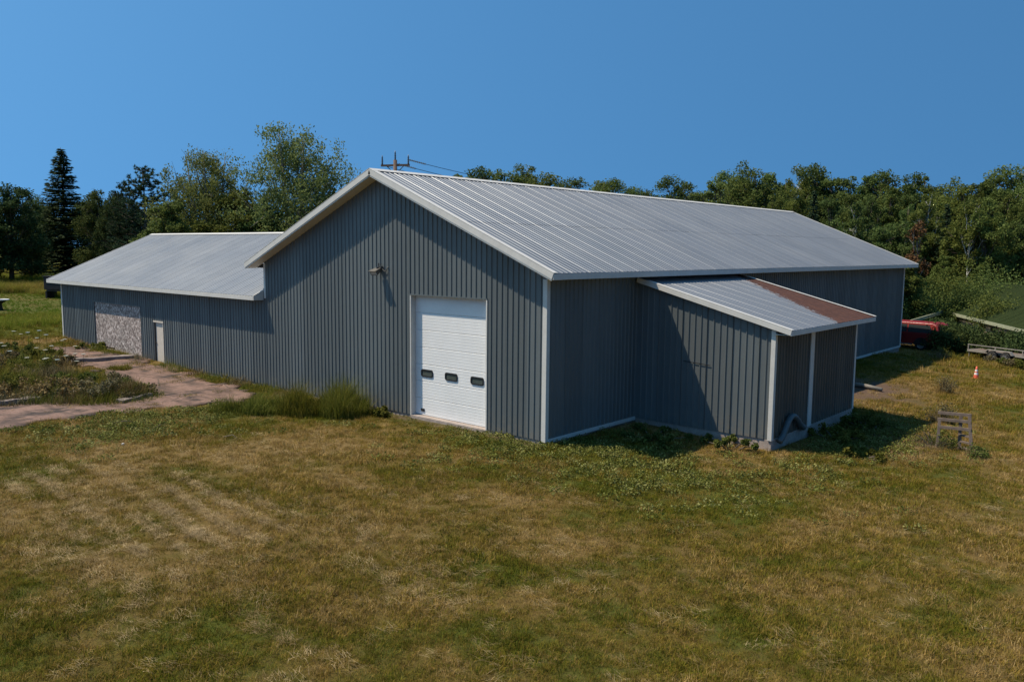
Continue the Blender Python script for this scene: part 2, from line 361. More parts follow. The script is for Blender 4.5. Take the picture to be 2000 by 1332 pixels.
gx = axis(-900, 700, ([-900, -150, -60, -30, 26, 60, 150, 700], [120, 10, 1.5, .35, .35, 1.5, 10, 120]))
gy = axis(-300, 1200, ([-300, -60, -24, -16, 24, 50, 150, 1200], [80, 6, 1.0, .3, .45, 1.5, 10, 120]))
GX, GY = np.meshgrid(gx, gy); GZ = terr(GX, GY)
nx, ny = len(gx), len(gy)
idx = np.arange(nx * ny).reshape(ny, nx)
q = np.stack([idx[:-1, :-1], idx[:-1, 1:], idx[1:, 1:], idx[1:, :-1]], -1).reshape(-1, 4)
def quadmesh(name, V, Q):
    me = bpy.data.meshes.new(name); V = np.ascontiguousarray(V, dtype=np.float32); Q = np.ascontiguousarray(Q, dtype=np.int32)
    me.vertices.add(len(V)); me.vertices.foreach_set('co', V.ravel())
    me.loops.add(Q.size); me.loops.foreach_set('vertex_index', Q.ravel())
    me.polygons.add(len(Q)); me.polygons.foreach_set('loop_start', np.arange(0, Q.size, 4, dtype=np.int32))
    me.update(calc_edges=True); return me
me = quadmesh('lawn_ground', np.stack([GX, GY, GZ], -1).reshape(-1, 3), q)
for nm, fn in (('dry', dryness), ('dirt', dirt_and_shade)):
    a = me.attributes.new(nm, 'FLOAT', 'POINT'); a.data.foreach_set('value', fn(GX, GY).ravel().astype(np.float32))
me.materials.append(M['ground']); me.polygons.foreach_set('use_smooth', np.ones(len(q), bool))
tag(link(bpy.data.objects.new('lawn_ground', me)), 'mown olive-brown lawn spreading around the charcoal barn', kind='structure')

# pink concrete slab beside the wing
SLAB = [(-17.2, -16.5), (-15.2, -13.1), (-14.2, -10.6), (-14.5, -9.4), (-14.3, -8.2), (-14.4, -6.9), (-14.0, -5.6), (-13.2, -4.5), (-13.1, -3.2), (-13.2, -1.75), (-15.8, -1.15), (-19.5, -.8), (-24.1, -.35), (-26.65, -.25), (-29.1, -.5), (-33.4, -1.0), (-33.0, -2.4), (-27.5, -3.0), (-24.0, -3.2), (-21.0, -4.4), (-18.3, -5.0), (-18.0, -6.6), (-19.2, -8.2), (-20.4, -10.2), (-22, -13), (-24, -16.5)]
def inpoly(x, y, P):
    x = np.asarray(x, float); y = np.asarray(y, float); r = np.zeros(x.shape, bool); n = len(P)
    for i in range(n):
        (x0, y0), (x1, y1) = P[i], P[(i + 1) % n]
        c = ((y0 > y) != (y1 > y)) & (x < (x1 - x0) * (y - y0) / ((y1 - y0) + 1e-12) + x0); r ^= c
    return r
st = .22
sx = np.arange(-36, -12, st); sy = np.arange(-17, .2, st); SX, SY = np.meshgrid(sx, sy)
wob = lambda x, y, s: (fbm(x * 1.1, y * 1.1, s, 4) - .5) * 1.7
CX, CY = SX[:-1, :-1] + st / 2, SY[:-1, :-1] + st / 2
keep = inpoly(CX + wob(CX, CY, 61), CY + wob(CX, CY, 62), SLAB)
sidx = np.arange(SX.size).reshape(SX.shape)
sq = np.stack([sidx[:-1, :-1], sidx[:-1, 1:], sidx[1:, 1:], sidx[1:, :-1]], -1)[keep]
used, inv = np.unique(sq, return_inverse=True)
SV = np.stack([SX.ravel(), SY.ravel(), terr(SX, SY).ravel() + .045], -1)[used]
SV[:, :2] += (rng.random((len(SV), 2)) - .5) * .1
me = quadmesh('concrete_slab', SV, inv.reshape(-1, 4)); me.materials.append(M['slab']); me.polygons.foreach_set('use_smooth', np.ones(len(sq), bool))
o = tag(link(bpy.data.objects.new('pavement_slab', me)), 'stained pink concrete slab along the foot of the low wing', kind='structure')
o.modifiers.new('solid', 'SOLIDIFY').thickness = .12
def on_slab(x, y): return inpoly(np.asarray(x) + wob(x, y, 61), np.asarray(y) + wob(x, y, 62), SLAB)

# ------------------------------------------------------------------ the barn
W, XW, L = 15.389, -37.411, 36.175
OG, OE, S_ = .52, .654, .4154
RX, RZ = -W / 2, 8.668                                 # ridge
def zroof(x): return RZ - S_ * abs(x - RX)
OWY, HW = .49, 3.83; SW = (6.673 - HW) / (6.079 + OWY); YWR, ZWR = 6.079, 6.673
XWL = -38.26
LY1, LY2, LX = 5.056, 12.45, 5.055
LZT, LZE = 4.98, 3.50; LS = (LZT - LZE) / (LX + .58)   # lean-to roof, top at x=0 and at the outer edge
RIB = .2286
def profile(u0, u1, hgt):
    P = [(u0, 0)]
    k0 = math.floor(u0 / RIB) - 1
    for k in range(k0, math.ceil(u1 / RIB) + 2):
        c = k * RIB
        for du, w in ((-.030, 0), (-.011, hgt), (.011, hgt), (.030, 0)):
            if u0 + 1e-4 < c + du < u1 - 1e-4: P.append((c + du, w))
    P.append((u1, 0)); return P
def sheet(name, u0, u1, bot, top, mat_, parent, org, U, V, Wn, hgt=.028, lift=0.0):
    """one ribbed sheet: u across, v along the ribs, raised along the normal"""
    org, U, V, Wn = (np.array(a, float) for a in (org, U, V, Wn))
    pr = profile(u0, u1, hgt); vs = []
    c = org + U * u0 + V * bot((u0 + u1) / 2)
    for u, w in pr: vs.append(org + U * u + V * bot(u) + Wn * (w + lift) - c)
    for u, w in pr: vs.append(org + U * u + V * top(u) + Wn * (w + lift) - c)
    n = len(pr); fs = [(i, i + 1, n + i + 1, n + i) for i in range(n - 1)]
    o = meshobj(name, vs, fs, mat_, parent); o.location = c; return o
def wall(part, u_lo, u_hi, bot0, topf, openings, org, U, Wn, mat_, barn, w=.9144, piece='siding_sheet'):
    p = empty(part, parent=barn)
    edges = sorted(set([u_lo, u_hi] + [u for a, b, c_, d in openings for u in (a, b)] + [u_lo + k * w for k in range(1, int((u_hi - u_lo) / w) + 1) if u_lo + k * w < u_hi - .1]))
    for a, b in zip(edges[:-1], edges[1:]):
        if b - a < .01: continue
        m = (a + b) / 2; bot = bot0
        for oa, ob, oz0, oz1 in openings:
            if oa - 1e-6 < m < ob: bot = (lambda z: (lambda u: z))(oz1)
        sheet(piece, a, b, bot, topf, mat_, p, org, U, (0, 0, 1), Wn, lift=rng.uniform(0, .004))
    return p

barn = empty('metal_barn')
tag(barn, 'long charcoal ribbed-metal barn with grey metal roofs, low side wing and lean-to', 'barn')
# front: low wing and gable in one plane (y = 0)
def front_top(u):
    x = XW + u
    return HW - .02 if x < -W else min(zroof(x) - .10, 99)
DX0, DX1, DZ = -6.136, -2.476, 4.258
OS0, OS1, OSZ = -32.85, -27.05, 2.74
ED0, ED1, EDZ = -25.62, -24.62, 2.10
ops = [(DX0 - XW, DX1 - XW, 0, DZ), (OS0 - XW, OS1 - XW, 0, OSZ), (ED0 - XW, ED1 - XW, 0, EDZ)]
def front_top2(a):
    return front_top(a)
wall('front_wall', 0, -W - XW, lambda u: 0.0, lambda u: HW - .02, ops[1:], (XW, 0, 0), (1, 0, 0), (0, -1, 0), M['siding'], barn)
# gable part, split at the ridge so that each sheet top is straight
gp_ = empty('gable_wall', parent=barn)
ed = sorted(set([-W, 0, RX, DX0, DX1] + [-W + .9144 * k for k in range(1, 17)]))
for a, b in zip(ed[:-1], ed[1:]):
    if b - a < .01: continue
    m = (a + b) / 2; b0 = DZ if DX0 < m < DX1 else 0.0
    sheet('siding_sheet', a, b, (lambda z: (lambda u: z))(b0), lambda u: zroof(u) - .09, M['siding'], gp_, (0, 0, 0), (1, 0, 0), (0, 0, 1), (0, -1, 0), lift=rng.uniform(0, .004))
wall('side_wall', 0, L, lambda u: 0.0, lambda u: 5.14, [], (0, 0, 0), (0, 1, 0), (1, 0, 0), M['siding'], barn)
b = MB()                                                # walls the photograph does not show
b.add([(-W, L, 0), (0, L, 0), (0, L, 5.3), (RX, L, 8.5), (-W, L, 5.3)], [(0, 1, 2, 3, 4)])
b.add([(-W, 12.6, 0), (-W, L, 0), (-W, L, 5.3), (-W, 12.6, 5.3)], [(0, 1, 2, 3)])
b.add([(-W, .02, 3.0), (-W, 13, 3.0), (-W, 13, 5.3), (-W, .02, 5.3)], [(0, 1, 2, 3)])
b.add([(XW, 12.15, 0), (-W, 12.15, 0), (-W, 12.15, 3.9), (XW, 12.15, 3.9)], [(0, 1, 2, 3)])
b.add([(XW, 0.02, 0), (XW, 12.15, 0), (XW, 12.15, HW), (XW, YWR, ZWR - .1), (XW, .02, HW)], [(0, 1, 2, 3, 4)])
b.build('rear_wall', M['siding'], barn)

def roofrows(part, u0, u1, org, U, V, rows, mat_, w=.9144, hgt=.0145):
    p = empty(part, parent=barn); Wn = np.cross(U, V); Wn /= np.linalg.norm(Wn)
    if Wn[2] < 0: Wn = -Wn
    for i, (v0, v1) in enumerate(rows):
        n = int(math.ceil((u1 - u0) / w))
        for k in range(n):
            a, bb = u0 + k * w, min(u0 + (k + 1) * w, u1)
            if bb - a < .05: continue
            sheet('roof_sheet', a, bb, lambda u: v0, lambda u: v1, mat_, p, org, U, V, Wn, hgt, lift=.006 * i + rng.uniform(0, .003))
    return p
c_, s2_ = 1 / math.hypot(1, S_), S_ / math.hypot(1, S_)
SLEN = (W / 2 + OE) / c_; SEAM = (OE + 3.1) / c_
roofrows('roof', 0, L + 2 * OG + .02, (OE, -OG, zroof(OE)), (0, 1, 0), (-c_, 0, s2_), [(0, SEAM + .15), (SEAM, SLEN)], M['roof_metal'])
lf = empty('rear_roof', parent=barn)
for k in range(41):
    a = k * .9144; bb = min(a + .9144, L + 2 * OG)
    if bb > a + .05: sheet('roof_sheet', a, bb, lambda u: 0, lambda u: SLEN, M['roof_metal'], lf, (-W - OE, -OG, zroof(-W - OE)), (0, 1, 0), (c_, 0, s2_), (-s2_, 0, c_))
cw, sw_ = 1 / math.hypot(1, SW), SW / math.hypot(1, SW)
WLEN = (YWR + OWY) / cw
roofrows('wing_roof', 0, -W - .12 - XWL, (XWL, -OWY, HW), (1, 0, 0), (0, cw, sw_), [(0, WLEN)], M['roof_metal'])
b = MB()
b.add([(XWL, YWR, ZWR), (-W - .1, YWR, ZWR), (-W - .1, 12.65, HW), (XWL, 12.65, HW)], [(0, 1, 2, 3)])
yv = (5.45 - HW) / SW - OWY
b.add([(-W - .12, yv - .3, 5.35), (-W - .12, YWR, ZWR), (-12.5, YWR, ZWR)], [(0, 1, 2)])
b.build('wing_rear_roof', M['roof_metal'], barn)
# lean-to
cl, sl_ = 1 / math.hypot(1, LS), LS / math.hypot(1, LS)
LE = LX + .58
roofrows('lean_to_roof', 0, LY2 - LY1 + .46, (LE, LY1 - .16, LZE), (0, 1, 0), (-cl, 0, sl_), [(0, (LE - .12) / cl)], M['roof_rusty'])
zl = lambda x: LZT - LS * x
wall('lean_to_end_wall', 0, LX, lambda u: 0.0, lambda u: zl(u) - .06, [], (0, LY1, 0), (1, 0, 0), (0, -1, 0), M['siding'], barn)
wall('lean_to_front_wall', 0, LY2 - LY1, lambda u: 0.0, lambda u: zl(LX) - .08, [], (LX, LY1, 0), (0, 1, 0), (1, 0, 0), M['siding_dark'], barn)  # this wall gets the darker, browner siding
b = MB(); b.add([(0, LY2, 0), (LX, LY2, 0), (LX, LY2, zl(LX) - .06), (0, LY2, LZT - .06)], [(0, 1, 2, 3)]); b.build('lean_to_rear_wall', M['siding'], barn)

def trimbox(name, *a, mat_='trim', bevel=.006):
    b = MB(); b.box(*a); return b.build(name, M[mat_], barn, bevel=bevel)
# corner trims
trimbox('corner_trim', -.135, .035, -.035, .12, -.04, 5.0)
trimbox('corner_trim', -.10, .035, L - .12, L + .03, -.04, 5.06)
trimbox('corner_trim', XW - .035, XW + .11, -.035, .1, -.1, HW - .05)
trimbox('corner_trim', -W - .03, -W + .10, -.032, .08, HW - .1, 5.2)
trimbox('corner_trim', LX - .10, LX + .045, LY1 - .045, LY1 + .11, -.03, zl(LX) - .10)
trimbox('corner_trim', LX - .1, LX + .04, LY2 - .1, LY2 + .04, -.03, zl(LX) - .10)
trimbox('wall_batten', LX + .01, LX + .05, 7.93, 8.24, -.02, zl(LX) - .10)
# base trims along the long wall
trimbox('base_trim', .012, .055, .12, LY1 - .02, -.07, .055)
trimbox('base_trim', .012, .055, LY2, L - .12, -.07, .055)
# fascias
def barp(name, a, c, w, h, up=(0, 0, 1), mat_='trim', bevel=.006):
    b = MB(); b.bar(a, c, w, h, up); return b.build(name, M[mat_], barn, bevel=bevel)
zeR = zroof(OE)
barp('torn_seam', (1.9, LY1 - .034, 2.22), (2.9, LY1 - .034, 2.16), .012, .022, mat_='rubber', bevel=0)
barp('eave_fascia', (OE - .005, -OG - .02, zeR - .10), (OE - .005, L + OG + .02, zeR - .10), .03, .18)
barp('eave_fascia', (-W - OE + .005, -OG - .02, zeR - .10), (-W - OE + .005, L + OG + .02, zeR - .10), .03, .18)
n1 = np.array([S_, 0, 1]) * c_; n2 = np.array([-S_, 0, 1]) * c_
for yy, sg in ((-OG, -1), (L + OG, 1)):
    for xe, nn in ((OE + .02, n1), (-W - OE - .02, n2)):
        A = np.array([xe, yy + sg * .015, zroof(xe)]); B = np.array([RX, yy + sg * .015, RZ])
        f = barp('rake_fascia', A - nn * .085, B - nn * .085, .04, .20, nn)
        g = MB(); g.bar(A - nn * .205 - np.array([0, sg * .012, 0]), B - nn * .205 - np.array([0, sg * .012, 0]), .03, .045, nn)
        g.build('drip_edge', M['trim'], f)
        g = MB(); g.bar(A + nn * .030 - np.array([0, sg * .07, 0]), B + nn * .030 - np.array([0, sg * .07, 0]), .19, .014, nn)
        g.build('rake_cap', M['trim'], f)
        # sloping soffit boards under the overhang
        y0, y1 = (yy + .03, -.01) if sg < 0 else (L + .01, yy - .03)
        g = MB(); m = (y0 + y1) / 2
        g.bar(np.array([A[0], m, A[2]]) - nn * .20, np.array([RX, m, RZ]) - nn * .20, y1 - y0, .016, nn); g.build('soffit', M['soffit'], barn)
for xe, x1 in ((OE - .03, .02), (-W - OE + .03, -W - .02)):
    b = MB(); b.box(min(xe, x1), max(xe, x1), .02, L - .02, zeR - .185, zeR - .17); b.build('soffit', M['soffit'], barn)
# ridge cap
b = MB()
for nn, sg in ((n1, 1), (n2, -1)):
    d = np.array([sg * c_, 0, -s2_])
    P0 = np.array([RX, -OG - .02, RZ]) + nn * .032; b.poly([P0, P0 + d * .24, P0 + d * .24 + nn * .012, P0 + np.array([0, 0, .014])], (0, L + 2 * OG + .04, 0))
b.build('ridge_cap', M['trim'], barn)
# wing trims
barp('eave_fascia', (XWL - .02, -OWY - .01, HW - .095), (-W - .12, -OWY - .01, HW - .095), .03, .17)
nw = np.array([0, -SW, 1]) * cw; nwr = np.array([0, SW, 1]) * cw
barp('rake_fascia', np.array([XWL - .012, -OWY - .02, HW]) - nw * .07, np.array([XWL - .012, YWR, ZWR]) - nw * .07, .035, .2, nw)
barp('rake_fascia', np.array([XWL - .012, 12.67, HW]) - nwr * .07, np.array([XWL - .012, YWR, ZWR]) - nwr * .07, .035, .2, nwr)
b = MB(); b.box(XWL + .02, -W - .14, -OWY + .03, -.02, HW - .185, HW - .17); b.build('soffit', M['soffit'], barn)
b = MB()
for nn, dd in ((nw, (0, -cw, -sw_)), (nwr, (0, cw, -sw_))):
    P0 = np.array([XWL - .02, YWR, ZWR]) + nn * .032; dd = np.array(dd); b.poly([P0, P0 + dd * .2, P0 + dd * .2 + nn * .012, P0 + np.array([0, 0, .014])], (-13.0 - XWL, 0, 0))
b.build('ridge_cap', M['trim'], barn)
b = MB()                                                # boxed end of the wing eave against the gable wall
b.poly([(-W - .118, -OWY - .02, HW - .18), (-W - .118, -.02, HW - .18), (-W - .118, -.02, HW + SW * OWY + .05), (-W - .118, -OWY - .02, HW + .02)], (.05, 0, 0))
b.build('eave_return', M['trim'], barn)
b = MB(); b.bar((-W - .02, -.03, HW + SW * OWY - .02), (-W - .02, 2.2, HW + SW * (2.2 + OWY) + .0), .03, .24, nw); b.build('wall_flashing', M['trim'], barn)
# lean-to trims
nl = np.array([LS, 0, 1]) * cl
barp('rake_fascia', np.array([LE + .02, LY1 - .17, LZE]) - nl * .065, np.array([.1, LY1 - .17, zl(.1)]) - nl * .065, .04, .17, nl)
barp('rake_cap', np.array([LE + .02, LY1 - .11, LZE]) + nl * .03, np.array([.5, LY1 - .11, zl(.5)]) + nl * .03, .17, .014, nl)
barp('rake_fascia', np.array([LE + .02, LY2 + .31, LZE]) - nl * .05, np.array([.1, LY2 + .31, zl(.1)]) - nl * .05, .04, .17, nl)
barp('rake_cap', np.array([LE + .02, LY2 + .25, LZE]) + nl * .03, np.array([.5, LY2 + .25, zl(.5)]) + nl * .03, .15, .014, nl)
barp('eave_fascia', (LE - .005, LY1 - .18, LZE - .085), (LE - .005, LY2 + .32, LZE - .085), .03, .15)
b = MB(); b.box(LX + .03, LE - .02, LY1 - .13, LY2 + .28, LZE - .15, LZE - .135); b.build('soffit', M['soffit'], barn)
# foundations
trimbox('foundation', XW + .05, -.03, .03, .3, -.75, -.005, mat_='concrete', bevel=0)
trimbox('foundation', -.3, -.03, .31, L - .03, -.75, -.005, mat_='concrete', bevel=0)
trimbox('foundation', 0.03, LX - .25, LY1 + .03, LY1 + .3, -.95, -.005, mat_='concrete', bevel=0)
trimbox('foundation', LX - .24, LX + .02, LY1 + .0, LY2 - .02, -.95, -.005, mat_='concrete', bevel=.01)

# overhead door: seven sections, three windows, side jambs
RD = .21
od = empty('overhead_door', (0, 0, 0), parent=barn); od['label'] = 'tall white sectional overhead door with three small windows'
SH = DZ / 7; MW = .09
for k in range(7):
    z0 = k * SH
    b = MB(); nsub = 6; y = RD
    x0, x1 = DX0 + .02, DX1 - .02
    zs = np.linspace(z0 + .004, z0 + SH - .004, nsub + 1); prof = [(y + .012, zs[0])]
    for i in range(nsub):
        prof += [(y, zs[i] + .012), (y, zs[i + 1] - .012)]
        if i < nsub - 1: prof += [(y + .0035, zs[i + 1])]
    prof += [(y + .012, zs[-1])]
    n = len(prof); vs = [(x0, p[0], p[1]) for p in prof] + [(x1, p[0], p[1]) for p in prof]
    b.add(vs, [(i, n + i, n + i + 1, i + 1) for i in range(n - 1)])
    b.box(x0, x1, y + .013, y + .045, z0 + .003, z0 + SH - .003)
    sec = b.build('door_section', M['door_white'], od)
    if k == 2:
        for cx_ in (-5.53, -4.32, -3.09):
            zc = z0 + SH * .50; w2, h2, rr = .30, .135, .08
            def rrect(w_, h_, r_, nseg=5):
                P = []
                for sx_, sz_, a0 in ((1, 1, 0), (-1, 1, 90), (-1, -1, 180), (1, -1, 270)):
                    for i in range(nseg + 1):
                        t = math.radians(a0 + 90 * i / nseg); P.append((sx_ * (w_ - r_) + r_ * math.cos(t), sz_ * (h_ - r_) + r_ * math.sin(t)))
                return P
            po, pi_ = rrect(w2, h2, rr), rrect(w2 - .045, h2 - .045, rr - .03)
            fb = MB(); n = len(po)
            rings = [(po, y - .001), (po, y - .028), (pi_, y - .028), (pi_, y - .004)]
            vs = [(cx_ + p[0], yy, zc + p[1]) for ring, yy in rings for p in ring]
            fb.add(vs, [(r_ * n + i, r_ * n + (i + 1) % n, (r_ + 1) * n + (i + 1) % n, (r_ + 1) * n + i) for r_ in range(3) for i in range(n)])
            fb.build('window_frame', M['rubber'], sec)
            pb = MB(); pb.poly([(cx_ + p[0], y - .006, zc + p[1]) for p in pi_], (0, .004, 0)); pb.build('window_pane', M['pane'], sec)
b = MB(); b.box(-5.83, -5.67, RD - .03, RD - .002, .14, .235); b.build('door_latch', M['rubber'], od)
b = MB(); b.box(DX0 - .03, DX0 + .02, -.03, RD + .02, -.02, DZ + .03); b.build('door_jamb', M['trim'], od)
b = MB(); b.box(DX1 - .02, DX1 + .03, -.03, RD + .02, -.02, DZ + .03); b.build('door_jamb', M['trim'], od)
b = MB(); b.box(DX0 - .03, DX1 + .03, -.032, RD + .02, DZ + .0, DZ + .05); b.build('door_head', M['siding'], od)
b = MB(); b.box(DX0 + .0, DX1 - .0, -.045, RD + .05, -.4, -.012); b.build('door_sill', M['concrete'], od)
# boarded-up opening
bo = empty('boarded_opening', parent=barn); bo['label'] = 'wide doorway boarded up with weathered grey flakeboard'
for a, c in ((OS0 + .02, -30.39), (-30.385, -27.07)):
    b = MB(); b.box(a, c, .035, .06, .30 if a < -31 else .22, OSZ); b.build('flakeboard_sheet', M['osb'], bo)
b = MB(); b.box(OS0 + .02, OS1 - .02, .025, .06, -.2, .215); b.build('bottom_board', M['concrete'], bo)
for x in (OS0, OS1):
    b = MB(); b.box(x - .02, x + .02, -.025, .14, -.1, OSZ + .02); b.build('jamb', M['siding'], bo)
b = MB(); b.box(OS0 - .02, OS1 + .02, -.027, .14, OSZ + .001, OSZ + .05); b.build('head_trim', M['siding'], bo)
# entry door
en = empty('entry_door', parent=barn); en['label'] = 'narrow cream entry door in the wing'
b = MB(); b.box(ED0 + .07, ED1 - .05, .05, .095, .02, EDZ - .05); dl = b.build('door_leaf', M['door_cream'], en, bevel=.004)
b = MB(); b.lathe([(0, -.06), (.028, -.055), (.032, -.035), (.012, -.02), (.012, 0)], (ED0 + .15, .05, 1.0), 12, 'y'); b.build('door_knob', M['dark_metal'], dl, True)
for x0, x1 in ((ED0 - .01, ED0 + .065), (ED1 - .045, ED1 + .02)):
    b = MB(); b.box(x0, x1, -.02, .1, -.1, EDZ); b.build('door_jamb', M['dark_metal'] if x0 < -25 else M['door_cream'], en)
b = MB(); b.box(ED0 - .03, ED1 + .03, -.035, .1, EDZ - .045, EDZ + .03); b.build('door_head', M['door_cream'], en)

# ------------------------------------------------------------------ floodlight on the gable, duct hose at the lean-to
fl = empty('wall_floodlight', (-7.72, 0, 5.15)); fl.scale = (.8, .8, .8); tag(fl, 'old grey floodlight with curled cable high on the gable wall', 'floodlight')
b = MB(); R_ = Matrix.Rotation(math.radians(24), 3, 'X')
def tr(P): return [tuple(R_ @ Vector(p)) for p in P]
f0 = tr([(-.24, -.50, -.10), (.20, -.50, -.10), (.20, -.50, .12), (-.24, -.50, .12)]); f1 = tr([(-.15, -.18, -.05), (.13, -.18, -.05), (.13, -.18, .09), (-.15, -.18, .09)])
b.add(f0 + f1, [(4, 5, 6, 7), (0, 1, 5, 4), (1, 2, 6, 5), (2, 3, 7, 6), (3, 0, 4, 7)])
hs = b.build('lamp_housing', M['lamp_body'], fl, bevel=.01)
b = MB(); b.add(tr([(-.22, -.49, -.08), (.18, -.49, -.08), (.18, -.49, .10), (-.22, -.49, .10)]), [(3, 2, 1, 0)]); b.build('lamp_lens', M['lens'], hs)
b = MB(); b.poly(tr([(-.27, -.56, .125), (.23, -.56, .125), (.16, -.16, .105), (-.18, -.16, .105)]), (0, 0, .015)); b.build('lamp_hood', M['lamp_body'], hs)
b = MB(); b.box(-.10, .14, -.15, -.02, -.02, .12); b.box(-.02, .06, -.30, -.15, .0, .08); b.build('wall_bracket', M['dark_metal'], fl, bevel=.008)
b = MB()
for x in (-.05, .09): b.tube([(x, -.12, .1), (x, -.12, .26)], .028, 8)
b.build('sensor_stub', M['dark_metal'], fl)
b = MB(); b.tube([(.12, -.1, .05), (.22, -.09, -.04), (.30, -.07, -.10), (.38, -.06, -.08), (.45, -.05, .03), (.52, -.04, .10)], .017, 8); b.build('cable', M['lamp_body'], fl, True)

hose = MB(); HP = [(LX + .16, 5.35, -.08), (LX + .18, 5.55, .06), (LX + .17, 5.85, .34), (LX + .15, 6.15, .55), (LX + .14, 6.45, .58), (LX + .14, 6.75, .44), (LX + .15, 7.05, .20), (LX + .12, 7.35, .06), (LX + .02, 7.62, .04)]
pts = []; 
for i in range(len(HP) - 1):
    for t in np.linspace(0, 1, 5)[:-1]:
        p = [np.array(HP[max(0, min(len(HP) - 1, i + k))]) for k in (-1, 0, 1, 2)]
        pts.append(.5 * (2 * p[1] + (p[2] - p[0]) * t + (2 * p[0] - 5 * p[1] + 4 * p[2] - p[3]) * t * t + (3 * p[1] - p[0] - 3 * p[2] + p[3]) * t ** 3))
hose.tube(pts, [.095 + .007 * (i % 2) for i in range(len(pts))], 12)
tag(hose.build('duct_hose', M['pipe_plastic'], None, True), 'arched blue-grey flexible duct hose at the foot of the lean-to', 'hose')

# ------------------------------------------------------------------ kerbs on the slab
def kerb(a, c, h, w, label):
    a, c = np.array(a, float), np.array(c, float); d = c - a; n = 7; b = MB(); nd = np.array([-d[1], d[0]]) / np.linalg.norm(d)
    L_, R2 = [], []
    for i in range(n):
        p = a + d * i / (n - 1) + nd * rng.uniform(-.05, .05); z = float(terr(p[0], p[1])) + .05
        for s_, lst in ((-1, L_), (1, R2)): lst.append((p + nd * s_ * w / 2 * rng.uniform(.85, 1.1), z, h * rng.uniform(.75, 1.1)))
    for i in range(n - 1):
        vs = []
        for k in (i, i + 1):
            for lst in (L_, R2):
                p, z, hh = lst[k]; vs += [(p[0], p[1], z - .2), (p[0], p[1], z + hh)]
        b.add(vs, [(1, 3, 7, 5), (0, 1, 5, 4), (2, 6, 7, 3)] + ([(0, 2, 3, 1)] if i == 0 else []) + ([(4, 5, 7, 6)] if i == n - 2 else []))
    return tag(b.build('concrete_kerb', M['slab_edge']), label, 'kerb', 'broken kerbs on the slab')
kerb((-27.6, -3.3), (-27.0, -.5), .17, .35, 'dark low kerb running out from the wing near the boarded opening')
kerb((-18.9, -9.6), (-19.0, -7.8), .18, .5, 'broken kerb at the lower edge of the weed bed, nearest the frame edge')
kerb((-19.0, -7.0), (-19.2, -5.0), .17, .4, 'broken kerb half buried in the middle of the weed bed')
kerb((-16.0, -6.0), (-16.6, -4.6), .12, .35, 'short curved kerb end at the tip of the weed bed')

# ------------------------------------------------------------------ foliage and grass generators
def rdir(n):
    v = rng.normal(size=(n, 3)); return v / np.linalg.norm(v, axis=1, keepdims=True)
def leafmesh(name, C, size, mat_, aspect=.62, up=0.0, tint=None, axis_=None):
    n = len(C); size = np.broadcast_to(size, (n,)).reshape(-1, 1)
    a = rdir(n) if axis_ is None else axis_ / np.linalg.norm(axis_, axis=1, keepdims=True)
    nn = rdir(n); nn[:, 2] += up; b = np.cross(nn, a); b /= np.linalg.norm(b, axis=1, keepdims=True) + 1e-9
    a = a * size * .5; b = b * size * .5 * aspect
    V = np.stack([C - a, C - .15 * a + b, C + a, C - .15 * a - b], 1).reshape(-1, 3)
    me = quadmesh(name, V, np.arange(4 * n).reshape(-1, 4))
    t = me.attributes.new('tint', 'FLOAT', 'FACE'); tint = rng.random(n) if tint is None else np.clip(tint, 0, 1)
    t.data.foreach_set('value', np.ascontiguousarray(tint, dtype=np.float32)); me.materials.append(mat_); return me
def blades(name, base, hgt, width, lean, mat_, tint=None, seg=3, yaw=None, droop=1.0):
    n = len(base); hgt = np.broadcast_to(hgt, (n,)); yaw = rng.uniform(0, 2 * math.pi, n) if yaw is None else yaw
    d = np.stack([np.cos(yaw), np.sin(yaw), np.zeros(n)], 1); s = np.stack([-np.sin(yaw), np.cos(yaw), np.zeros(n)], 1)
    tw = rng.uniform(-.9, .9, n)[:, None]; s = s * np.cos(tw) + d * np.sin(tw)
    lean = np.broadcast_to(lean, (n,)); V = np.zeros((n, seg + 1, 2, 3)); width = np.broadcast_to(width, (n,))
    for k in range(seg + 1):
        f = k / seg; out = (lean * hgt * f ** (1 + droop))[:, None]; z = hgt * f * np.sqrt(np.clip(1 - (lean * f * .75) ** 2, .05, 1))
        c = base + d * out; c = c + np.array([0, 0, 1]) * z[:, None]; w = (width * (1 - f * .92))[:, None] / 2
        V[:, k, 0] = c - s * w; V[:, k, 1] = c + s * w
    V = V.reshape(-1, 3); per = 2 * (seg + 1); i0 = (np.arange(n) * per)[:, None]
    Q = np.concatenate([i0 + np.array([[2 * k, 2 * k + 1, 2 * k + 3, 2 * k + 2]]) for k in range(seg)], 0)
    me = quadmesh(name, V, Q); t = me.attributes.new('tint', 'FLOAT', 'FACE'); tint = rng.random(n) if tint is None else tint
    t.data.foreach_set('value', np.tile(tint, seg).astype(np.float32)); me.materials.append(mat_); return me

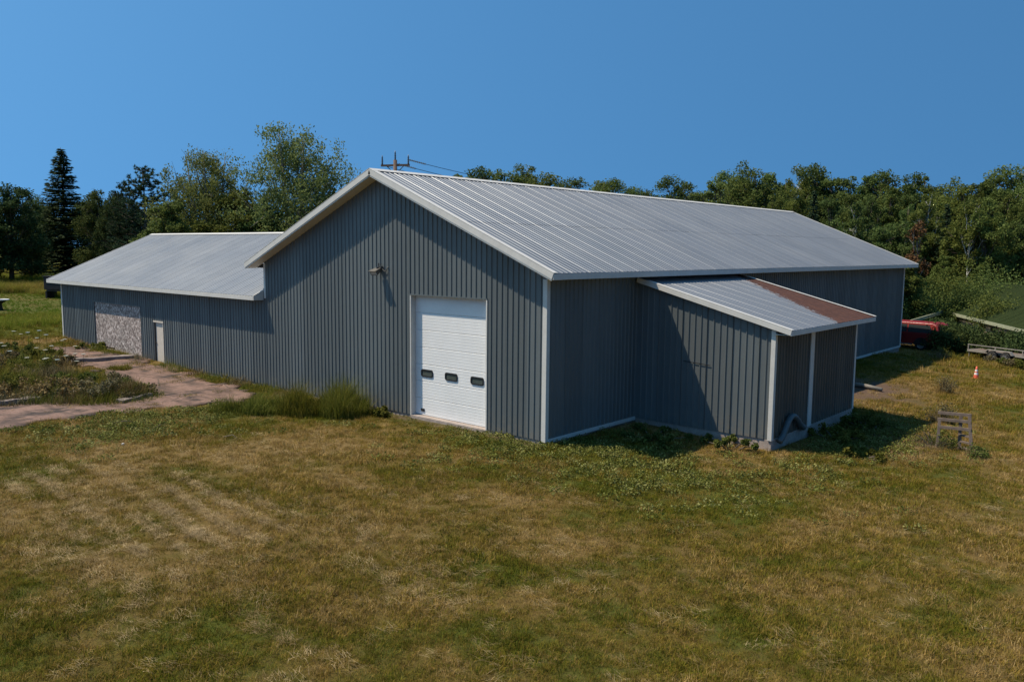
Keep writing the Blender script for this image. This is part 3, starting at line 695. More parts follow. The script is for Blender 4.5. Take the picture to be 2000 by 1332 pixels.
def deciduous(key, h, rad, base, nclump, leafn, leaf, lmat, bark_, trunk_r=.16, droop=0.0, stems=1, lump=.5, flat=1.0, aspect=.6):
    """returns (trunk mesh, crown mesh) for a tree of height h"""
    tb = MB(); CC = []; RR = []
    ctr = np.array([0, 0, h * (base + 1) / 2]); half = h * (1 - base) / 2
    for k in range(nclump):
        for _ in range(30):
            d = rdir(1)[0]; rr_ = rng.random() ** (1 / 2.6); z = d[2] * rr_
            taper = 1 - .35 * max(z, 0) ** 1.5
            p = ctr + np.array([d[0] * rr_ * rad * taper, d[1] * rr_ * rad * taper, z * half])
            rc = rad * rng.uniform(.34, .54) * (1 - .30 * max(z, 0))
            if all(np.linalg.norm(p - c) > .42 * (rc + r_) for c, r_ in zip(CC, RR)): break
        CC.append(p); RR.append(rc)
    CC.append(np.array([rng.uniform(-.2, .2), rng.uniform(-.2, .2), h - rad * .42])); RR.append(rad * .40)
    CC.append(np.array([rng.uniform(-.4, .4), rng.uniform(-.4, .4), h - rad * .95])); RR.append(rad * .5)
    tops = []
    for s_ in range(stems):
        a = s_ * 2 * math.pi / max(stems, 1) + rng.uniform(0, 1); off = (0 if stems == 1 else rad * rng.uniform(.25, .5))
        T = [np.array([math.cos(a) * .25 * (stems > 1), math.sin(a) * .25 * (stems > 1), -.4])]
        for f in (.2, .45, .7, .95): T.append(np.array([math.cos(a) * off * f + rng.uniform(-.03, .03) * h * .3, math.sin(a) * off * f + rng.uniform(-.03, .03) * h * .3, h * f]))
        tb.tube(T, [trunk_r * x for x in (1.3, 1, .75, .45, .12)], 7); tops.append(T)
    for c, rc in zip(CC, RR):
        T = tops[int(np.argmin([np.linalg.norm(t[2][:2] - c[:2]) for t in tops]))]
        f = np.clip((c[2] / h) * .72, .1, .85); zs = [t[2] for t in T]; p0 = np.array([np.interp(f * h, zs, [t[i] for t in T]) for i in range(3)])
        mid = (p0 + c) / 2 + np.array([0, 0, -.06 * np.linalg.norm(c - p0)]) + rng.normal(size=3) * .1
        tb.tube([p0, mid, c], [trunk_r * .42, trunk_r * .28, .02], 5, False)
        for _ in range(3):
            e = c + rdir(1)[0] * rc * .9; tb.tube([(mid + c) / 2, e], [.035, .01], 4, False)
    wts = np.array(RR) ** 2; cnt = (leafn * wts / wts.sum()).astype(int); P = []; TT = []
    for c, rc, n in zip(CC, RR, cnt):
        ns = 7; sub = c + rdir(ns) * rc * rng.uniform(.45, .9, (ns, 1)) * np.array([1, 1, .8]); sr = rc * rng.uniform(lump * .7, lump * 1.2, ns)
        k = rng.integers(0, ns, n); d = rdir(n); r_ = rng.random(n) ** (1 / 2.3)
        p = sub[k] + d * (sr[k] * r_)[:, None]; p[:, 2] -= droop * rng.random(n) ** 2 * rc * 1.5; P.append(p)
        TT.append(np.clip(rng.normal(.45, .2, n) + rng.uniform(-.12, .12), 0, 1))
    P = np.concatenate(P); P[:, 2] = ctr[2] + (P[:, 2] - ctr[2]) * flat
    ax = rdir(len(P)); ax[:, 2] -= droop * 1.2
    cm = leafmesh(key + '_crown', P, rng.uniform(.7, 1.35, len(P)) * leaf, lmat, aspect, .35, np.concatenate(TT), ax)
    o = tb.build('tmp', bark_, None, True); tm = o.data; bpy.data.objects.remove(o); return tm, cm

def spruce(key, h, rad, lmat, base=.06, dens=1.0, power=.9, spacing=.34, droop=.35, sparse=0.0):
    tb = MB(); tb.tube([(0, 0, -.3), (.03, 0, h * .5), (0, 0, h)], [.2, .11, .02], 7); P = []; A = []
    z = h * base
    while z < h - .15:
        f = z / h; R2 = rad * (1 - f) ** power * rng.uniform(.85, 1.12) + .12; n = max(4, int(9 * dens * (1 - f * .4)))
        for k in range(n):
            if rng.random() < sparse: continue
            a = rng.uniform(0, 2 * math.pi); l_ = R2 * rng.uniform(.7, 1.12); d = np.array([math.cos(a), math.sin(a), 0]); s_ = np.array([-d[1], d[0], 0])
            up = .30 * (f - .2); m = max(3, int(l_ / .16)); t = (np.arange(m) + rng.random(m)) / m
            zz = z + l_ * (up * t - droop * t + droop * .75 * t ** 2.2)
            c = d * (l_ * t)[:, None]; c[:, 2] = zz
            if l_ > .8 and k % 2 == 0: tb.tube([(0, 0, z), tuple(d * l_ * .55 + np.array([0, 0, z + l_ * .55 * (up - droop * .6)]))], [.025, .01], 4, False)
            for rep in range(3):
                sd_ = rng.uniform(-1, 1, m); w = (.10 + .26 * l_ * (1 - t) ** .6 * .5)
                P.append(c + s_ * (sd_ * w)[:, None] + np.stack([np.zeros(m), np.zeros(m), rng.uniform(-.12, .03, m)], 1))
                A.append(np.tile(d, (m, 1)) * .8 + s_ * (np.sign(sd_) * .6)[:, None] + np.stack([np.zeros(m), np.zeros(m), rng.uniform(-.5, .05, m)], 1))
        z += spacing * rng.uniform(.8, 1.2) * (1 - .35 * f)
    P = np.concatenate(P); A = np.concatenate(A)
    cm = leafmesh(key + '_crown', P, rng.uniform(.30, .52, len(P)), lmat, .34, .8, None, A)
    o = tb.build('tmp', M['bark'], None, True); tm = o.data; bpy.data.objects.remove(o); return tm, cm

def pine(key, h, rad, lmat, base=.12):
    tb = MB(); tb.tube([(0, 0, -.3), (.1, .05, h * .5), (0, 0, h * .97)], [.24, .15, .03], 7); P = []; A = []
    z = h * base
    while z < h * .98:
        f = z / h; R2 = rad * (math.sin(math.pi * min(1, (1 - f) * .62 + .03)) ** .8) * rng.uniform(.8, 1.1)
        for k in range(7):
            a = rng.uniform(0, 2 * math.pi); l_ = R2 * rng.uniform(.55, 1.1); d = np.array([math.cos(a), math.sin(a), 0]); e = d * l_ + np.array([0, 0, z + l_ * rng.uniform(.10, .40)])
            tb.tube([(0, 0, z), tuple(d * l_ * .5 + np.array([0, 0, z + .05 * l_])), tuple(e)], [.05, .035, .012], 4, False)
            for t in np.linspace(.3, 1.0, max(2, int(l_ / .42))):
                c = np.array([0, 0, z]) * (1 - t) + e * t + rng.normal(size=3) * .18; m = 16
                dd = rdir(m); dd[:, 2] = np.abs(dd[:, 2]) * 1.1 + .1; P.append(c + dd * .17); A.append(dd)
        z += .5 * rng.uniform(.8, 1.2)
    P = np.concatenate(P); A = np.concatenate(A)
    cm = leafmesh(key + '_crown', P, rng.uniform(.36, .55, len(P)), lmat, .2, .2, None, A)
    o = tb.build('tmp', M['bark'], None, True); tm = o.data; bpy.data.objects.remove(o); return tm, cm

def place_tree(name, kind, xy, h, hk, rz, label, group, wide=1.0, cat='tree'):
    """kind = (trunk mesh, crown mesh) built at height hk"""
    z = float(terr(xy[0], xy[1])); e = empty(name, (xy[0], xy[1], z), rz); s_ = h / hk
    e.scale = (s_ * wide, s_ * wide, s_)
    for nm, me_ in (('trunk', kind[0]), ('crown', kind[1])):
        link(bpy.data.objects.new(nm, me_), e)
    return tag(e, label, cat, group)

# ------------------------------------------------------------------ trees
ASP = [deciduous('aspen%d' % i, 14, 2.1 + .28 * (i % 4), .12, 30, 19000, .21, M['leaf_aspen'], M['bark_pale'] if i == 3 else M['bark'], .13, 0, 1, .5) for i in range(7)]
YNG = [deciduous('young%d' % i, 10, 2.2, .03, 26, 16000, .20, M['leaf_aspen'], M['bark'], .10, 0, 1, .5) for i in range(3)]
MAP = [deciduous('maple%d' % i, 14, 3.4, .12, 32, 20000, .22, M['leaf_aspen'], M['bark'], .2, 0, 1, .55) for i in range(3)]
DRK = [deciduous('dark%d' % i, 12, 2.8, .01, 34, 19000, .23, M['leaf_dark'], M['bark'], .2, 0, 1, .55) for i in range(2)]
FIR = spruce('fir', 14, 2.6, M['leaf_pine'])
ORD = ['first', 'second', 'third', 'fourth', 'fifth', 'sixth', 'seventh', 'eighth', 'ninth', 'tenth', 'eleventh', 'twelfth', 'thirteenth', 'fourteenth', 'fifteenth', 'sixteenth', 'seventeenth', 'eighteenth', 'nineteenth', 'twentieth', 'twenty-first', 'twenty-second', 'twenty-third', 'twenty-fourth', 'twenty-fifth', 'twenty-sixth', 'twenty-seventh', 'twenty-eighth', 'twenty-ninth', 'thirtieth']
def ht(px, py, dist):
    xy = pt(px, dist); return xy, top_h(px, py, dist) - float(terr(xy[0], xy[1]))

# wood behind the ridge and to the right of the barn (bearing, top line, distance)
SKY = [(905, 338), (945, 334), (985, 330), (1022, 331), (1055, 345), (1112, 344), (1165, 350), (1195, 356), (1235, 362), (1268, 366), (1312, 350), (1352, 372), (1392, 348), (1418, 340)]
for i, (px, py) in enumerate(SKY):
    dist = 118 + (i * 37 % 23); xy, h = ht(px, py, dist); k = MAP[i % 3] if i % 3 else ASP[i % 7]
    place_tree('ridge_tree', k, xy, h, 14, rng.uniform(0, 6), 'treetop showing over the barn ridge, %s from the tall gable end' % ORD[i], 'treetops behind the barn ridge', 1.35)
BACK = [(1470, 330), (1497, 336), (1530, 342), (1560, 337), (1590, 330), (1620, 338), (1655, 342), (1690, 338), (1712, 330), (1740, 345), (1775, 350), (1800, 343), (1835, 360), (1870, 356), (1905, 352), (1935, 344), (1965, 333), (1992, 338), (2030, 340), (2075, 345), (2120, 350)]
for i, (px, py) in enumerate(BACK):
    dist = 96 + (i * 29 % 15); xy, h = ht(px, py, dist); k = ASP[i % 7] if i % 4 else MAP[i % 3]
    place_tree('tall_aspen', k, xy, h, 14, rng.uniform(0, 6), 'tall tree on the skyline of the wood, %s after the far roof end' % ORD[i], 'tall trees on the wood skyline', 1.15)
MID = [(1505, 372), (1548, 378), (1585, 372), (1622, 380), (1660, 376), (1697, 384), (1735, 378), (1770, 392), (1808, 386), (1845, 398), (1885, 388), (1925, 382), (1962, 376), (2005, 372), (2050, 380)]
for i, (px, py) in enumerate(MID):
    dist = 84 + (i * 31 % 11); xy, h = ht(px, py, dist); k = FIR if i in (2, 9) else ASP[(i + 2) % 7]
    place_tree('wood_tree', k, xy, h, 14, rng.uniform(0, 6), '%s tree of the middle row of the wood, counted from the roof end' % ORD[i], 'middle row of the wood', 1.0)
FRONT = [(1600, 440), (1640, 432), (1680, 424), (1715, 440), (1752, 436), (1790, 452), (1826, 440), (1862, 452), (1900, 440), (1940, 446), (1975, 430), (2020, 436), (2070, 440)]
for i, (px, py) in enumerate(FRONT):
    dist = 73 + (i * 17 % 7) + (14 if px > 1780 else 0); xy, h = ht(px, py, dist)
    place_tree('young_aspen', YNG[i % 3], xy, h, 10, rng.uniform(0, 6), '%s leafy young tree at the front edge of the wood, from the roof end' % ORD[i], 'young trees at the wood edge', 1.0)
UND = [(1690, 500), (1735, 505), (1775, 510), (1812, 505), (1850, 500), (1888, 490), (1925, 496), (1965, 486), (2005, 490), (2050, 495)]
for i, (px, py) in enumerate(UND):
    dist = 70 + (i * 13 % 4) + (15 if px > 1790 else 0); xy, h = ht(px, py, dist)
    place_tree('understory_tree', YNG[(i + 1) % 3], xy, h, 10, rng.uniform(0, 6), '%s low bushy tree under the wood edge, counted from the roof end' % ORD[i], 'low trees under the wood edge', 1.35)
xy, h = ht(1792, 420, 72.4); RST = deciduous('rusty', 10, 1.6, .3, 10, 1500, .25, M['leaf_rust'], M['bark_grey'], .1)
place_tree('reddish_tree', RST, xy, h * .98, 10, 1.0, 'slender tree with a patch of reddish-brown leaves in the wood', None, .8)
BIR = deciduous('birch', 13, 2.0, .45, 18, 5500, .26, M['leaf_aspen'], M['bark_pale'], .13)
for px, py, dist, lab in ((1666, 398, 70.0, 'birch with bare pale lower trunk beside the far roof slope'), (1893, 392, 84.0, 'birch with pale trunk above the green shed')):
    xy, h = ht(px, py, dist); place_tree('birch_tree', BIR, xy, h, 13, px * .01, lab, None, .85)

# left-hand trees
SPR = spruce('spruce', 21, 3.7, M['leaf_pine'], .03, 1.9, .72, .36, .30, .03)
xy, h = ht(128, 289, 125); place_tree('spruce_tree', SPR, xy, h, 21, .3, 'tall dark pointed spruce standing clear against the sky', None, 1.5)
for px, py, dist, w, lab in ((20, 356, 112, 1.45, 'broad dark tree at the left edge of the view'), (-60, 345, 112, 1.5, 'dark tree mostly outside the left edge of the view'), (58, 385, 117, 1.0, 'lower dark tree just left of the pointed spruce'), (195, 365, 112, 1.0, 'dark bushy evergreen right of the pointed spruce'), (228, 372, 108, .9, 'dark green evergreen just left of the shaggy pine')):
    xy, h = ht(px, py, dist); place_tree('evergreen_tree', DRK[int(px) % 2], xy, h, 12, rng.uniform(0, 6), lab, None, w * .85)
PIN = pine('pine', 16, 4.6, M['leaf_pine'])
xy, h = ht(285, 322, 100); place_tree('pine_tree', PIN, xy, h, 16, .5, 'shaggy dark pine beside the pale willow', None, 1.0)
xy, h = ht(250, 352, 103); place_tree('pine_tree', PIN, xy, h, 16, 2.5, 'smaller shaggy pine left of the large pine', None, .8)
WIL = [deciduous('willow%d' % i, 17, r_, .03, 60, 42000, .25, M['leaf_willow'], M['bark_grey'], .22, .25, 3, .42, 1.0, .5) for i, r_ in enumerate((5.4, 5.6))]
for i, (px, py, dist, w, lab) in enumerate(((405, 284, 84, .92, 'airy pale-leaved willow behind the wing roof, left of the tallest one'), (580, 248, 80, 1.0, 'tallest airy willow rising behind the wing ridge'))):
    xy, h = ht(px, py, dist); place_tree('willow_tree', WIL[i], xy, h, 17, (1.2, 4.1)[i], lab, None, w)
for i, (px, py, dist, w, lab) in enumerate(((330, 392, 78, 1.0, 'pale rounded willow bush above the wing ridge, left of the willows'), (460, 372, 80, 1.1, 'dense shrub between the two willows'), (520, 400, 78, 1.1, 'rounded shrub at the foot of the tallest willow'), (650, 372, 82, .9, 'leafy shrub behind the tall gable rake'), (700, 400, 84, .9, 'leafy shrub hidden half behind the gable peak'))):
    xy, h = ht(px, py, dist); place_tree('willow_bush', YNG[i % 3], xy, h, 10, rng.uniform(0, 6), lab, None, 1.25 * w, 'bush')
for i, (px, py, dist) in enumerate(((75, 388, 150), (100, 400, 150), (165, 392, 150), (185, 396, 145), (225, 395, 150), (-20, 380, 150), (270, 400, 150), (340, 400, 140), (420, 410, 140), (500, 405, 140))):
    xy, h = ht(px, py, dist); place_tree('distant_tree', MAP[i % 3], xy, h, 14, rng.uniform(0, 6), '%s distant tree in gaps behind the spruce and willows, from the left' % ORD[i], 'distant trees behind the meadow', 1.2)

# ------------------------------------------------------------------ utility poles and wires
def pole(xy, ztop, label, arm_dir, wood='pole_wood', ins='insulator'):
    z = float(terr(*xy)); e = empty('utility_pole', (xy[0], xy[1], z)); H = ztop - z; d = np.array([arm_dir[0], arm_dir[1], 0]); d /= np.linalg.norm(d)
    b = MB(); b.tube([(0, 0, -.5), (0, 0, H)], [.19, .15], 10); b.build('pole', M[wood], e, True)
    b = MB(); b.bar(-d * 1.25 + np.array([0, 0, H - .42]), d * 1.25 + np.array([0, 0, H - .42]), .13, .16); b.build('crossarm', M['pole_wood'], e)
    b = MB()
    for s_ in (-1, 1): b.bar(d * s_ * .75 + np.array([0, 0, H - .48]), np.array([0, 0, H - 1.15]), .04, .05)
    b.build('brace', M['pole_wood'], e)
    for s_ in (-1.15, 0, 1.15):
        b = MB(); z0 = H - .34 if s_ else H; b.lathe([(0, 0), (.05, 0), (.09, .06), (.05, .12), (.09, .2), (.05, .27), (.085, .35), (.045, .43), (.075, .5), (.05, .58), (.03, .72), (0, .73)], tuple(d * s_ + np.array([0, 0, z0])), 10); b.build('insulator', M[ins], e, True)
    tag(e, label, 'utility pole', 'utility poles behind the barn'); return e, H, d
ztp = 68.0
P1 = pt(773, ztp); z1 = top_h(773, 313, ztp); P2 = pt(1428, 104.0); z2 = top_h(1428, 377, 104.0)
lineD = (P2 - P1) / np.linalg.norm(P2 - P1); perp = np.array([-lineD[1], lineD[0]])
viewR = _r0[:2] * .8 - _fw[:2] * .25
pole(P1, z1, 'wooden utility pole with crossarm peeking over the gable peak', viewR)
pole(P2, z2, 'utility pole top showing over the far part of the ridge', lineD * .6 + perp, 'bark_grey', 'white_plastic')
for k, (o1, dz1, lab) in enumerate(((1.15, .35, 'upper power line sagging from the crossarm behind the ridge'), (.2, .05, 'lower power line sagging behind the ridge'), (-.9, -.1, 'rear power line running between the two poles'))):
    dv = np.array([viewR[0], viewR[1], 0]) / np.linalg.norm(viewR) * o1
    A = np.array([P1[0], P1[1], z1 - .35]) + dv + np.array([0, 0, dz1]); B = np.array([P2[0], P2[1], z2 - .2 + .2 * dz1]) + np.array([perp[0], perp[1], 0]) * o1 * .7
    pts = [A * (1 - t) + B * t - np.array([0, 0, 4 * (1.5 + .35 * k) * t * (1 - t)]) for t in np.linspace(0, 1, 28)]
    b = MB(); b.tube(pts, .022, 5); o = b.build('power_line', M['wire'], None, True); tag(o, lab, 'power line', 'power lines')
    if k < 2:                                            # strain insulators near the pole
        for s0 in (.012,):
            b = MB()
            for j in range(9):
                q_ = pts[0] + (pts[1] - pts[0]) * (.10 + j * .105); b.tube([q_, q_ + (pts[1] - pts[0]) * .035], [.085, .05], 8)
            o2 = b.build('strain_insulator', M['insulator'], o)

# ------------------------------------------------------------------ green shed, pale board, red vehicle, trailer, wagon, tank
SA, SB = np.array([-3.6, 58.1]), np.array([6.9, 38.8]); sd_ = (SB - SA) / np.linalg.norm(SB - SA); sn = np.array([-sd_[1], sd_[0]])
if sn[0] < 0: sn = -sn
SLn = np.linalg.norm(SB - SA); zE = 1.42
shed = empty('green_shed'); tag(shed, 'low shed with dark green ribbed roof and tan wall, half swallowed by shrubs', 'shed')
rf = empty('roof', parent=shed); nS = 20
for k in range(nS):
    a, bb = SLn * k / nS, SLn * (k + 1) / nS
    V_ = np.array([sn[0], sn[1], .46]); V_ /= np.linalg.norm(V_); U_ = np.array([sd_[0], sd_[1], 0]); N_ = np.cross(U_, V_); N_ = N_ if N_[2] > 0 else -N_
    sheet('roof_sheet', a, bb, lambda u: -.35, lambda u: 5.0, M['green_metal'], rf, (SA[0], SA[1], zE), U_, V_, N_, .05)
    sheet('roof_sheet', a, bb, lambda u: -.35, lambda u: 5.0, M['green_metal'], rf, (SA[0] + 2 * sn[0] * 4.72, SA[1] + 2 * sn[1] * 4.72, zE), U_, np.array([-V_[0], -V_[1], V_[2]]), np.array([-N_[0], -N_[1], N_[2]]), .028)
b = MB(); A3 = np.array([*SA, 0]); B3 = np.array([*SB, 0]); sn3 = np.array([*sn, 0])
b.poly([A3 + (0, 0, -1), B3 + (0, 0, -1), B3 + (0, 0, zE), A3 + (0, 0, zE)], sn3 * .1)
for P_ in (A3, B3 - np.array([*sd_, 0]) * .1):
    b.poly([P_ + (0, 0, -1), P_ + sn3 * 9.4 + (0, 0, -1), P_ + sn3 * 9.4 + (0, 0, zE), P_ + sn3 * 4.7 + (0, 0, zE + 2.05), P_ + (0, 0, zE)], np.array([*sd_, 0]) * .1)
b.build('wall', M['tan_wall'], shed)
b = MB(); off = -sn3 * .36 + np.array([0, 0, zE - .24]); b.bar(A3 + off, B3 + off, .05, .22); b.build('fascia', M['pale_board'], shed)
b = MB(); q0 = A3 + np.array([*sd_, 0]) * (SLn * .66) - sn3 * .03; b.bar(q0 + (0, 0, .9), q0 + np.array([*sd_, 0]) * 1.0 + (0, 0, .9), .06, .6); b.build('window', M['glass'], shed)
Lp0 = np.array([-1.0, 53.3, zE - .1]) - sn3 * .4; d1 = ray(1766, 632); Lp1 = CAM + d1 / math.hypot(d1[0], d1[1]) * 64.0
b = MB(); b.bar(Lp0, Lp1, .08, .24); lb = b.build('rake_board', M['pale_board'], shed)

def wheel(parent, c, r_, w, axis='y', name='wheel'):
    e = empty(name, c, parent=parent)
    b = MB(); b.lathe([(r_ * .6, -w / 2), (r_ * .9, -w / 2), (r_, -w * .32), (r_, w * .32), (r_ * .9, w / 2), (r_ * .6, w / 2)], (0, 0, 0), 24, axis); b.build('tyre', M['rubber'], e, True)
    b = MB(); b.lathe([(0, -w * .42), (r_ * .18, -w * .46), (r_ * .2, -w * .3), (r_ * .5, -w * .26), (r_ * .62, -w * .46), (r_ * .62, w * .45), (0, w * .45)], (0, 0, 0), 20, axis)
    for k in range(6):
        a = k * math.pi / 3; p0_ = np.array([math.cos(a), math.sin(a)]) * r_ * .15; p1_ = np.array([math.cos(a), math.sin(a)]) * r_ * .58
        b.bar((p0_[0], -w * .43, p0_[1]), (p1_[0], -w * .45, p1_[1]), .07, .04, (0, 1, 0))
    b.build('rim', M['steel'], e)
suvp = gp(1797, 684, -.42); suv = empty('red_suv', (suvp[0], suvp[1], float(terr(suvp[0], suvp[1])) - .02), math.radians(-9)); tag(suv, 'red long-bodied SUV parked past the far barn corner', 'car')
# local: rear axle at x = 0, nose towards -x, near side at y = 0
prof_ = [(-4.55, .55), (-4.5, .95), (-4.3, 1.08), (-3.2, 1.16), (-2.55, 1.74), (-2.2, 1.84), (.6, 1.84), (.95, 1.72), (1.12, 1.15), (1.18, .95), (1.18, .5), (.55, .42), (-4.3, .42)]
b = MB(); n = len(prof_); W2 = 1.95
def inset(z): return .0 if z < 1.1 else (z - 1.1) * .22
vs = [(x, inset(z), z) for x, z in prof_] + [(x, W2 - inset(z), z) for x, z in prof_]
b.add(vs, [tuple(range(n))[::-1], tuple(range(n, 2 * n))] + [(i, (i + 1) % n, n + (i + 1) % n, n + i) for i in range(n)])
body = b.build('body', M['car_red'], suv, bevel=.05)
for x0, x1, xa, xb in ((-2.65, -2.05, -3.05, -2.05), (-1.95, -.98, -1.98, -.98), (-.88, .48, -.88, .72)):
    b = MB(); z0_, z1_ = 1.20, 1.70; b.poly([(xa, inset(z0_) - .012, z0_), (xb, inset(z0_) - .012, z0_), (x1, inset(z1_) - .012, z1_), (x0, inset(z1_) - .012, z1_)], (0, .02, 0)); b.build('side_window', M['glass'], suv)
b = MB(); b.poly([(1.02, .3, 1.62), (1.02, W2 - .3, 1.62), (1.145, W2 - .22, 1.17), (1.145, .22, 1.17)], (.012, 0, 0)); b.build('rear_window', M['glass'], suv)
for x in (0, -3.35):
    wheel(suv, (x, .14, .39), .39, .27); wheel(suv, (x, W2 - .14, .39), .39, .27)
    b = MB(); P_ = [(x + .47 * math.cos(a), -.008, .40 + .47 * math.sin(a)) for a in np.linspace(-.05, math.pi + .05, 14)]; b.poly(P_, (0, .02, 0)); b.build('wheel_arch', M['rubber'], suv)
b = MB(); b.box(-2.9, -.55, -.06, .06, .36, .44); b.build('running_board', M['steel'], suv)
b = MB(); b.box(1.1, 1.28, .05, W2 - .05, .5, .72); b.build('bumper', M['dark_metal'], suv, bevel=.03)
for x in (-1.15, -2.05):
    b = MB(); b.box(x - .2, x, -.04, -.005, 1.02, 1.06); b.build('door_handle', M['rubber'], suv)
b = MB(); b.box(1.08, 1.2, -.006, .12, .95, 1.3); b.build('tail_light', M['cone_orange'], suv)

t0 = gp(1888, 699, -.45); t1 = gp(1990, 713, -.45); tv = (t1 - t0)[:2]; ta = math.atan2(tv[1], tv[0])
trl = empty('flatbed_trailer', (t0[0], t0[1], float(terr(*((t0 + t1)[:2] / 2))) - .02), ta); tag(trl, 'grey flatbed trailer with tandem wheels among weeds near the green shed', 'trailer')
b = MB(); b.box(0, 5.4, 0, .08, .42, .54); b.box(0, 5.4, 1.9, 1.98, .42, .54); b.box(0, .08, .081, 1.9, .42, .54); b.box(5.32, 5.4, .081, 1.9, .42, .54); b.build('frame', M['trailer_steel'], trl)
for k in range(12):
    b = MB(); b.box(.09, 5.31, .085 + k * .151, .225 + k * .151, .50, .538); b.build('deck_plank', M['wood_old'], trl)
b = MB()
for x in (.04, 1.8, 3.5, 5.36): b.bar((x, .04, .54), (x, .04, .84), .05, .05, (1, 0, 0)); b.bar((x, 1.94, .54), (x, 1.94, .84), .05, .05, (1, 0, 0))
b.bar((0, .04, .84), (5.4, .04, .84), .04, .05); b.bar((0, 1.94, .84), (5.4, 1.94, .84), .04, .05); b.build('side_rail', M['trailer_steel'], trl)
for x in (1.75, 2.6):
    wheel(trl, (x, -.12, .32), .32, .2); wheel(trl, (x, 2.1, .32), .32, .2)
b = MB(); P_ = [(1.3, -.24, .5), (1.45, -.24, .7), (2.9, -.24, .7), (3.05, -.24, .5)]; b.poly(P_[:2] + P_[2:] + [(2.98, -.24, .5), (2.86, -.24, .66), (1.49, -.24, .66), (1.37, -.24, .5)], (0, .22, 0)); b.build('mudguard', M['trailer_steel'], trl)
b = MB(); b.bar((5.4, .2, .46), (6.8, .98, .46), .08, .1); b.bar((5.4, 1.78, .46), (6.8, .98, .46), .08, .1); b.tube([(6.75, .98, -.05), (6.75, .98, .5)], .035, 8); b.build('drawbar', M['trailer_steel'], trl)
b = MB(); b.bar((.04, .15, .42), (.04, .15, .03), .05, .05, (1, 0, 0)); b.bar((.04, 1.8, .42), (.04, 1.8, .03), .05, .05, (1, 0, 0)); b.build('rear_stand', M['trailer_steel'], trl)

cp = gp(1906, 742, -.5); cone = empty('traffic_cone', (cp[0], cp[1], float(terr(cp[0], cp[1])))); tag(cone, 'small orange and white traffic cone standing on the lawn', 'traffic cone')
b = MB(); b.box(-.17, .17, -.17, .17, 0, .03); b.build('base', M['cone_orange'], cone, bevel=.01)
for z0, z1, m_ in ((.03, .2, 'cone_orange'), (.2, .30, 'cone_white'), (.3, .36, 'cone_orange'), (.36, .46, 'cone_white'), (.46, .62, 'cone_orange')):
    r0_, r1_ = .135 - .17 * z0, .135 - .17 * z1; b = MB(); b.lathe([(r0_, z0), (r1_, z1)] + ([(0, z1)] if z1 > .6 else []), (0, 0, 0), 16); b.build('cone_band', M[m_], cone, True)

lp = np.array([9.55, 10.1]); wf = empty('wooden_stand', (lp[0], lp[1], float(terr(*lp)) - .02), .28); tag(wf, 'weathered wooden ladder-like stand with boards sunk in weeds on the right lawn', 'stand')
def wb(name, a, c, w, h, up=(0, 0, 1)): b = MB(); b.bar(a, c, w, h, up); b.build(name, M['wood_old'], wf, bevel=.006)
zt = 1.25
wb('post', (.13, -.12, -.1), (.0, .10, zt), .08, .10, (1, 0, 0)); wb('post', (-.22, .22, -.1), (-.22, .32, zt - .05), .08, .1, (1, 0, 0))
wb('post', (-.86, .16, -.1), (-.84, .30, zt - .25), .07, .09, (1, 0, 0))
for f, x0, x1 in ((.97, -.9, .06), (.80, -.9, .07), (.60, -.88, .08)):
    y_ = -.12 + .22 * f; wb('board', (x0, y_ + .26, zt * f - .04), (x1, y_ - .03, zt * f), .05, .10)
for f in (.41, .24, .08):
    y_ = -.12 + .22 * f; wb('rung', (-.25, .26, zt * f), (.13 - .13 * f, y_, zt * f), .06, .07)

b = MB(); tk = pt(-9, 79.0); wg = empty('round_basin', (tk[0], tk[1], float(terr(*tk)))); tag(wg, 'round white-rimmed basin on a dark foot at the left frame edge', 'basin')
b.lathe([(.3, .0), (.25, .5), (.6, .72), (.72, .8), (.68, .8), (.55, .74), (0, .6)], (0, 0, 0), 28); b.build('bowl', M['dark_metal'], wg, True)
b = MB(); b.lathe([(.68, .78), (.66, .81), (.70, .86), (.78, .86), (.80, .81), (.75, .77)], (0, 0, 0), 28); b.build('rim', M['white_plastic'], wg, True)
wp = pt(108, 92.0); zg = float(terr(*wp)); wgn = empty('dark_box', (wp[0], wp[1], zg), .5); tag(wgn, 'dark box on skids half hidden behind the left end of the wing', 'box')
b = MB(); b.box(-1.0, 1.6, -.6, .9, .85, 2.1); b.build('wagon_box', M['dark_wagon'], wgn, bevel=.04)
b = MB(); b.box(-1.1, 1.7, -.66, .96, 2.1, 2.18); b.build('lid', M['dark_wagon'], wgn)
b = MB(); b.box(-1.0, 1.6, -.3, .5, .7, .84); b.build('chassis', M['dark_metal'], wgn)
b = MB(); b.box(-.95, -.75, -.5, .8, -.05, .7); b.box(1.3, 1.5, -.5, .8, -.05, .7); b.build('skid', M['dark_wagon'], wgn)
lg = MB(); a_, c_2 = gp(1663, 760, -.4), gp(1722, 768, -.4); a_[2] = float(terr(a_[0], a_[1])) + .1; c_2[2] = float(terr(c_2[0], c_2[1])) + .1
lg.tube([a_, (a_ + c_2) / 2 + (0, 0, .03), c_2], [.11, .1, .08], 9); tag(lg.build('log', M['bark_grey'], None, True), 'grey log lying in the shade behind the lean-to', 'log')

